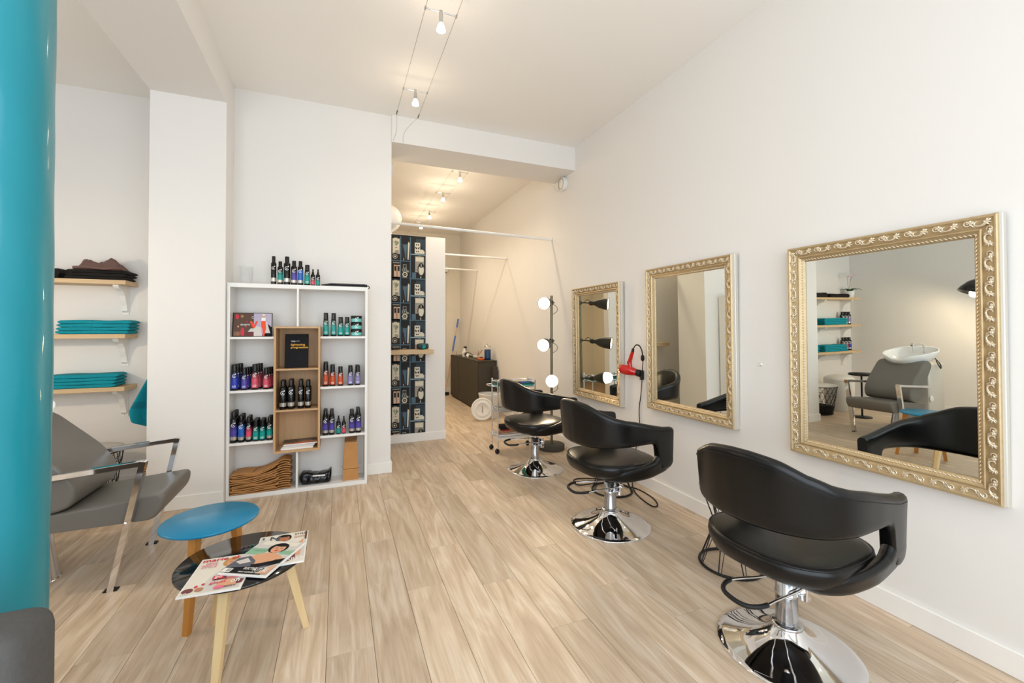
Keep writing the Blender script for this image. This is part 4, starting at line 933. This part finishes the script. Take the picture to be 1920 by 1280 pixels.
mprint(t, OO, U, V, [([(.0, .03), (.97, .03), (.97, 1), (0, 1)], 'cover_grey'), ([(.0, .55), (.4, .55), (.4, .75), (0, .75)], 'p_green'), ([(.7, .6), (.97, .6), (.97, .75), (.7, .75)], 'p_green'), ([(.1, .86), (.9, .86), (.9, .98), (.1, .98)], 'p_cream'),
    ([(.14, .42), (.30, .58), (.45, .62), (.64, .62), (.82, .56), (.95, .46), (.6, .28), (.4, .3)], 'p_skin'), ([(.46, .55), (.64, .55), (.66, .68), (.46, .68)], 'p_skin')] + head(.56, .76, 1.5, 'p_skin', 'p_black') + [
    ([(.0, .2), (.02, .42), (.2, .5), (.42, .38), (.5, .24), (.4, .08), (.0, .08)], 'p_grey'), ([(.05, .32), (.2, .44), (.36, .34), (.2, .26)], 'cover_grey'), ([(.42, .26), (.6, .33), (.96, .5), (.96, .36), (.7, .2), (.5, .2)], 'p_black'), ([(.12, .03), (.85, .03), (.8, .2), (.45, .22), (.12, .16)], 'p_black'),
    ([(.6, .2), (.8, .3), (.72, .2)], 'p_grey'), ([(.72, .05), (.95, .05), (.96, .3), (.86, .24)], 'p_skin'), ([(.02, .04), (.2, .04), (.2, .14), (.02, .14)], 'paper_white')] + [([(.10 + .018*k, .055), (.108 + .018*k, .055), (.108 + .018*k, .125), (.10 + .018*k, .125)], 'p_black') for k in range(5)] + [
    ('t', 'ELECTRIC', .40, .66, .13, .19, 'paper_white'), ('t', 'FUTURE', .62, .9, .09, .19, 'paper_white'), ('t', 'WHAT HAPPENED NEXT', .36, .8, .05, .08, 'paper_white'), ('t', 'GENERATION', .1, .4, .66, .71, 'p_green'), ('t', 'THE FACE', .78, .96, .68, .72, 'p_cream'), ('t', 'POWER', .8, .95, .40, .44, 'p_black'), ('t', 'DRESSING', .8, .97, .34, .38, 'p_black')])

# ------------------------------------------------------------------ grey fabric sofa by the column (its back toward us)
t = thing('grey_sofa', 'corner of a dark grey fabric sofa back in the bottom left of the photo', 'sofa', (-1.195, .875, 0))
def cush(a, b, m='grey_fabric', seg=4): return MB().box(*a, m, b, seg)
cush((-.75, .702, .10, .235, .12, .882), .035).obj('backrest', t)
cush((-.75, .66, -.5, .10, .12, .30), .02).obj('seat_frame', t)
for k in range(2): cush((-.74 + .70*k, -.05 + .70*k, -.5, .09, .30, .43), .035).obj('seat_cushion', t)
for x in (-.7, .6):
    for y in (-.45, .18): MB().lathe([(.015, 0), (.02, .12)], 'beech', (x, y, 0), 12).obj('leg', t)

# ------------------------------------------------------------------ patterned wallpaper on the partition
t = thing('patterned_wallpaper', 'dark wallpaper strip printed with shelves of cameras, books and butterflies', 'wallpaper', (.45, 5.43, 0))
zb0, ztop, xr = .106, 2.562, 1.022 - .45
MB().box(0, xr, -.002, -.0002, zb0, ztop, 'w_dark').obj('paper', t)
mb = MB()
def wq(pts, m, lv, z0):
    pts = [(x - .45, min(max(z + z0, zb0 + .001), ztop - .002)) for x, z in pts]
    if max(p[1] for p in pts) - min(p[1] for p in pts) < .002: return
    mb.add([(x, -.002 - .00035*lv, z) for x, z in pts], [list(range(len(pts)))], m)
def wr(x0, x1, z0, z1, m, lv, zz): wq([(x0, z0), (x1, z0), (x1, z1), (x0, z1)], m, lv, zz)
def wc(x, z, r_, m, lv, zz, rz=None): wq(circ(x, z, r_, rz, 16), m, lv, zz)
PZ = .518; zs = ztop - PZ*5 - .02
for k in range(5):
    q = zs + PZ*k
    # uprights and boards
    for x in (.712, .830): wr(x - .006, x + .006, 0, PZ, 'w_blue', 4, q)
    wr(.45, .712, .0, .012, 'w_blue', 3, q); wr(.45, .83, .21, .222, 'w_blue', 3, q); wr(.45, .83, .0, .012, 'w_slate', 3, q)
    wr(.83, 1.02, -.005, .008, 'w_blue', 3, q); wr(.83, 1.02, .30, .312, 'w_bluehi', 3, q); wr(1.014, 1.022, 0, PZ, 'w_blue', 4, q)
    for dx in (0,):   # left bay: print sheet with plant, camera below
        wr(.615, .70, .30, .49, 'w_cream', 1, q); wr(.635, .672, .488, .498, 'w_cream', 1, q); wr(.70, .706, .24, .45, 'w_slate', 1, q)
        for a in (-.5, -.15, .25, .6): wq([(.655, .39), (.655 + .05*sin(a) - .004, .39 + .07*cos(a)), (.655 + .055*sin(a), .39 + .08*cos(a)), (.655 + .05*sin(a) + .006, .39 + .06*cos(a))], 'leaf', 2, q)
        wr(.648, .67, .375, .381, 'w_dark', 2, q); wr(.645, .69, .30, .345, 'w_grey', 2, q)
        wr(.60, .695, .232, .30, 'w_brown', 3, q); wc(.645, .268, .03, 'w_grey', 4, q); wc(.645, .268, .021, 'w_dark', 5, q); wc(.645, .268, .011, 'w_cream', 6, q); wr(.625, .665, .30, .312, 'w_dark', 3, q)
        wr(.62, .70, .185, .197, 'w_grey', 1, q)   # boxes below
        for x in (.632, .672): wr(x, x + .034, .018, .165, 'w_peach', 2, q); wr(x + .006, x + .028, .09, .15, 'w_dark', 3, q); wc(x + .017, .05, .006, 'w_cream', 4, q)
        wr(.47, .56, .24, .45, 'w_cream', 1, q); wr(.48, .55, .018, .16, 'w_peach', 1, q)
    # centre bay: leaning books, twin-lens camera
    wr(.722, .82, .24, .43, 'w_slate', 0.5, q); wq([(.738, .25), (.775, .24), (.79, .42), (.745, .42)], 'w_blue', 1, q)
    wq([(.73, .235), (.75, .235), (.742, .4), (.732, .42)], 'w_brown', 2, q); wq([(.752, .232), (.772, .232), (.755, .36), (.742, .38)], 'w_brown', 3, q); wq([(.796, .235), (.81, .235), (.822, .44), (.806, .46), (.80, .43)], 'w_cream', 3, q); wr(.748, .754, .225, .25, 'w_cream', 4, q)
    wr(.742, .785, .125, .175, 'w_grey', 1, q); wr(.748, .78, .135, .168, 'w_brown', 2, q); wc(.762, .105, .03, 'w_grey', 2, q); wc(.762, .107, .02, 'w_dark', 3, q); wc(.762, .108, .01, 'w_bluehi', 4, q)
    wr(.73, .795, .02, .10, 'w_brown', 1.5, q); wc(.765, .05, .032, 'w_cream', 3, q); wc(.765, .05, .02, 'w_dark', 4, q); wc(.765, .05, .009, 'w_grey', 5, q); wc(.80, .09, .014, 'w_grey', 2, q); wr(.735, .79, .012, .022, 'w_grey', 2, q)
    # right bay: butterflies card with flask; chart with watch
    wr(.90, 1.014, .33, .50, 'w_slate', .4, q); wr(.885, .952, .318, .455, 'w_cream', 1, q)
    for j, s_ in enumerate((.8, 1.2, .9)):
        cz = .345 + .042*j; 
        wq([(.918, cz), (.918 - .024*s_, cz + .016*s_), (.918 - .02*s_, cz - .002), (.918 - .014*s_, cz - .014*s_)], 'w_brown', 2, q); wq([(.918, cz), (.918 + .014*s_, cz - .014*s_), (.918 + .02*s_, cz - .002), (.918 + .024*s_, cz + .016*s_)], 'w_brown', 2, q)
    wq([(.94, .318), (1.005, .318), (1.008, .345), (.98, .375), (.975, .40), (.967, .40), (.962, .375), (.938, .345)], 'w_cream', 3, q); wq([(.955, .372), (.985, .372), (.972, .42), (.966, .42)], 'w_dark', 4, q)
    wr(.89, 1.0, .085, .285, 'w_grey', 1, q); wr(.93, .96, .28, .292, 'w_grey', 1, q); wr(.895, .995, .22, .275, 'w_cream', 1.5, q); wr(.85, .90, .01, .08, 'w_blue', 1, q)
    wc(.965, .12, .045, 'w_brown', 2, q, .085); wc(.965, .115, .034, 'w_cream', 3, q, .065); wc(.965, .165, .025, 'w_dark', 4, q, .022); wr(.958, .972, .15, .19, 'w_grey', 5, q); wr(.935, .995, .012, .045, 'w_dark', 4, q); wr(.955, .965, .012, .035, 'w_cream', 5, q)
mb.obj('printed_shelves', t)
t = thing('small_wall_shelf', 'short pale oak shelf board fixed across the patterned wallpaper', 'shelf', (.32, 5.427, 1.148))
box('board', (0, .76, -.215, 0, -.052, 0), 'oak_shelf', t, .002)
t = thing('teal_pouch', 'dark teal rounded pouch on the small shelf in front of the wallpaper', 'pouch', (.97, 5.32, 1.1485))
MB().lathe([(.0, -.07), (.03, -.07), (.036, -.05), (.038, 0), (.034, .06), (.0, .066)], 'w_slate', (0, 0, .038), 20, ax=(1, .2, 0)).obj('pouch', t)
MB().lathe([(.0385, -.02), (.039, .0), (.0385, .02)], 'c_teal', (0, 0, .038), 20, ax=(1, .2, 0), caps=False).obj('colour_band', t)
MB().add([(0, 0, 0), (.14, -.005, 0), (.09, -.1, 0), (0, -.12, 0), (0, 0, .006), (.14, -.005, .006), (.09, -.1, .006), (0, -.12, .006)], [(0, 1, 2, 3), (4, 5, 6, 7), (0, 1, 5, 4), (1, 2, 6, 5), (2, 3, 7, 6), (3, 0, 4, 7)], 'p_black').obj('black_notebook', label='flat black notebook at the left end of the small wallpaper shelf', cat='notebook', loc=(.56, 5.36, 1.1485))

# ------------------------------------------------------------------ dark cabinet and what stands on it
t = thing('dark_cabinet', 'dark woven-texture cabinet at the far end along the right wall', 'cabinet', (2.36, 7.9, 0))
MB().box(-.155, .165, -.94, .98, .02, .845, 'dark_weave', .004).obj('body', t)
MB().box(-.165, .172, -.95, .985, .845, .858, 'dark_weave', .002).obj('cabinet_top', t)
for k in range(3): MB().box(-.166, -.156, -.93 + .637*k, -.93 + .627*(k+1) + .003, .03, .84, 'dark_weave', .002).obj('door', t)
for y in (-.85, .9):
    for x in (-.1, .12): MB().lathe([(.02, 0), (.02, .022)], 'black_metal', (x, y, 0), 10).obj('foot', t)
t = thing('leaning_board', 'narrow dark board standing between the cabinet and the right wall', 'board', (2.46, 6.9, 0))
MB().box(-.03, .055, -.04, .03, 0, .76, 'dark_weave', .003).obj('board', t)
t = thing('disinfectant_jar', 'tall glass jar of dark blue liquid with a steel lid on the cabinet', 'jar', (2.42, 7.12, .858))
MB().lathe([(.0, 0), (.052, 0), (.055, .005), (.055, .185), (.0, .185)], 'blue_liquid', n=24).obj('blue_liquid', t)
MB().lathe([(.056, .0), (.058, .23), (.056, .232)], 'clear_pane', n=24, caps=False).obj('glass', t)
MB().lathe([(.06, .23), (.06, .245), (.01, .25), (.008, .28), (.014, .285), (.012, .30), (0, .302)], 'soft_chrome', n=24).obj('lid', t)
t = thing('orange_dish', 'orange plastic dish with black clips beside the blue liquid jar', 'dish', (2.31, 7.14, .858))
MB().lathe([(.0, 0), (.05, 0), (.062, .035), (.056, .035), (.046, .008), (0, .008)], 'orange_plastic', n=20).obj('dish', t)
for k in range(3): MB().box(-.03 + .02*k, -.015 + .02*k, -.03, .04, .012 + .012*k, .03 + .012*k, 'rubber', .003).obj('clip', t)
t = thing('glass_tray', 'low clear glass tray at the far end of the cabinet top', 'tray', (2.26, 8.5, .858))
MB().box(-.06, .06, -.12, .12, 0, .006, 'clear_pane').obj('tray_base', t)
for a in ((-.06, -.054, -.12, .12, .006, .09), (.054, .06, -.12, .12, .006, .09), (-.054, .054, -.12, -.114, .006, .09), (-.054, .054, .114, .12, .006, .09)): MB().box(*a, 'clear_pane').obj('tray_side', t)
t = thing('white_hair_clipper', 'white and black hair clippers lying tangled on the cabinet top', 'clipper', (2.30, 7.95, .858))
MB().lathe([(.018, -.09), (.028, -.05), (.03, .04), (.022, .09), (0, .092)], 'white_plastic', (0, 0, .033), 16, ax=(.3, 1, .2)).obj('housing', t)
MB().box(-.025, .035, .08, .10, .04, .075, 'rubber', .003).obj('blade', t)
MB().tube(catmull([(0, -.09, .03), (.05, -.15, .02), (.08, -.05, .05), (.02, .02, .09), (-.06, .05, .07), (-.05, -.1, .02)], 6), .006, 'cable', 6).obj('cord', t)
t = thing('white_spray_bottle', 'white spray bottle with a black trigger on the cabinet top', 'bottle', (2.29, 8.15, .858))
MB().lathe([(.038, 0), (.04, .005), (.04, .1), (.015, .15), (.013, .17), (0, .17)], 'white_plastic', n=18).obj('body', t)
MB().box(-.012, .05, -.012, .012, .17, .2, 'rubber', .004).obj('trigger_head', t); MB().bar((.03, 0, .175), (.045, 0, .13), .008, .01, 'rubber', (0, 1, 0)).obj('trigger', t)
t = thing('comb_bowl', 'pale bowl with combs sticking out, middle of the cabinet top', 'bowl', (2.38, 7.6, .858))
MB().lathe([(.0, 0), (.05, 0), (.085, .05), (.08, .05), (.046, .008), (0, .008)], 'w_cream', n=24).obj('bowl', t)
for k, (dx, dy, dz) in enumerate([(.09, -.03, .16), (-.02, -.07, .12), (.05, .06, .13)]): MB().bar((0, 0, .01), (dx, dy, dz), .006, .02, ['p_skin2', 'white_plastic', 'p_maroon'][k]).obj('comb', t)
t = thing('broom', 'broom with a blue handle leaning on the back wall left of the cabinet', 'broom', (2.12, 8.95, 0))
MB().tube([(-.02, 0, .06), (.36, .37, 1.62)], .012, 'w_peach', 8).obj('handle', t)
for a, b in ((.88, 1.0), (.55, .76)): MB().tube([(-.02 + .38*a, .37*a, .06 + 1.56*a), (-.02 + .38*b, .37*b, .06 + 1.56*b)], .019, 'blue_handle', 10).obj('blue_grip', t)
MB().box(-.10, .06, -.03, .03, 0, .07, 'rubber', .01).obj('brush_head', t)
t = thing('bin_cover', 'round ribbed white lid leaning upright against a white bin by the cabinet', 'lid', (2.05, 6.28, .175))
ax = Vector((-.28, -1, .16)).normalized()
MB().lathe([(0, 0), (.165, 0), (.172, .008), (.168, .02), (.15, .022), (.145, .016), (.12, .016), (.115, .022), (.09, .022), (.085, .016), (0, .02)], 'white_plastic', (0, 0, 0), 40, ax=ax).obj('disc', t)
MB().tube([Vector((0, 0, 0)) + ax*.022 + Vector((0, 0, .05)), ax*.045 + Vector((0, 0, .02)), ax*.045 - Vector((0, 0, .02)), ax*.022 - Vector((0, 0, .05))], .006, 'w_grey', 6).obj('handle', t)
t = thing('round_white_bin', 'white bin behind the round lid near the chrome trolley', 'bin', (2.24, 6.5, 0))
MB().lathe([(.14, 0), (.15, .01), (.17, .36), (.175, .365), (.175, .38), (.165, .38)], 'white_plastic', n=36, caps=False).obj('body', t); MB().lathe([(0, .01), (.14, .01), (.16, .33), (.1, .35), (0, .345)], 'rubber', n=24).obj('bin_liner', t)

# ------------------------------------------------------------------ chrome trolley
t = thing('chrome_trolley', 'three tier chrome salon trolley on black castors behind the farthest chair', 'trolley', (1.67, 4.55, 0))
TW, TD = .46, .20
for x in (0, TW):
    for y in (0, TD):
        MB().tube([(x, y, .05), (x, y, .815)], .009, 'chrome', 10).obj('post', t)
        MB().lathe([(.011, .815), (.009, .83), (0, .832)], 'chrome', (x, y, 0), 10).obj('finial', t)
        cs = MB().lathe([(0, -.012), (.024, -.011), (.027, 0), (.024, .011), (0, .012)], 'rubber', (x - .008, y, .0275), 18, ax=(0, 1, .0)); co = cs.obj('castor', t)
        MB().box(x - .018, x + .004, y - .015, y + .015, .035, .056, 'cap_black', .003).obj('fork', co)
for z in (.80, .745, .50, .47, .22, .185):
    MB().tube([(0, 0, z), (TW, 0, z), (TW, TD, z), (0, TD, z)], .006, 'chrome', 8, True).obj('rail', t)
for z, m_ in ((.732, 'c_teal'), (.455, 'silver_edge'), (.155, 'white_laminate')):
    tr = MB(); tr.box(.01, TW - .01, .01, TD - .01, z, z + .006, m_)
    for a in ((.006, .012, .01, TD - .01), (TW - .012, TW - .006, .01, TD - .01), (.01, TW - .01, .006, .012), (.01, TW - .01, TD - .012, TD - .006)): tr.box(*a, z, z + (.045 if z > .5 else .05), 'white_laminate' if z < .2 else 'c_teal' if z > .7 else 'silver_edge')
    tr.obj('tray', t)
MB().tube(catmull([(0, 0, .76), (-.06, -.01, .76), (-.085, .1, .76), (-.06, .21, .76), (0, .2, .76)], 6), .006, 'chrome', 8).obj('push_handle', t)
bx, by = 1.67, 4.55
t = thing('hair_brush', 'round brush lying in the teal top tray of the trolley', 'brush', (bx + .27, by + .1, .738))
MB().lathe([(.0, 0), (.024, .004), (.024, .1), (.012, .11), (.011, .19), (0, .192)], 'p_maroon', (-.1, 0, .026), 14, ax=(1, .2, 0)).obj('barrel', t)
MB().lathe([(.027, .01), (.027, .09)], 'p_grey', (-.1, 0, .026), 14, ax=(1, .2, 0), caps=False).obj('bristles', t)
t = thing('blue_comb_case', 'blue comb case standing at the right end of the trolley top tray', 'case', (bx + .385, by + .1, .738))
MB().box(-.06, .05, -.04, .05, 0, .045, 'c_blue', .008, 2).obj('case', t)
t = thing('hair_dryer_black', 'black hair tool lying on the middle tier of the trolley', 'hairdryer', (bx + .15, by + .1, .461)); t.name = 'hair_tool'
MB().lathe([(.02, -.06), (.036, -.03), (.036, .04), (.028, .08), (0, .082)], 'rubber', (.05, 0, .038), 16, ax=(1, .3, 0)).obj('body', t); MB().tube([(.02, 0, .04), (-.06, -.05, .02)], .015, 'rubber', 8).obj('handle', t)
t = thing('cord_coil', 'white coiled cord hanging over the middle tier of the trolley', 'cord', (bx + .2, by - .0, .5))
MB().tube([(.03*cos(k*.5), -.018 - .001*k, .03*sin(k*.5) - .03) for k in range(36)], .005, 'white_plastic', 6).obj('coil', t)
t = thing('terracotta_tray', 'brick red folded cloth in the lowest tray of the trolley', 'cloth', (bx + .16, by + .1, .162))
MB().box(-.1, .13, -.06, .06, 0, .075, 'p_skin2', .02, 2).obj('fold', t); MB().box(-.09, .1, -.05, .05, .075, .088, 'red_cable', .005).obj('top_fold', t)
t = thing('black_apron', 'black folded apron on the red cloth in the lowest tray', 'cloth', (bx + .14, by + .1, .2505))
MB().box(-.1, .11, -.06, .06, 0, .05, 'black_cloth', .02, 2).obj('fold', t)
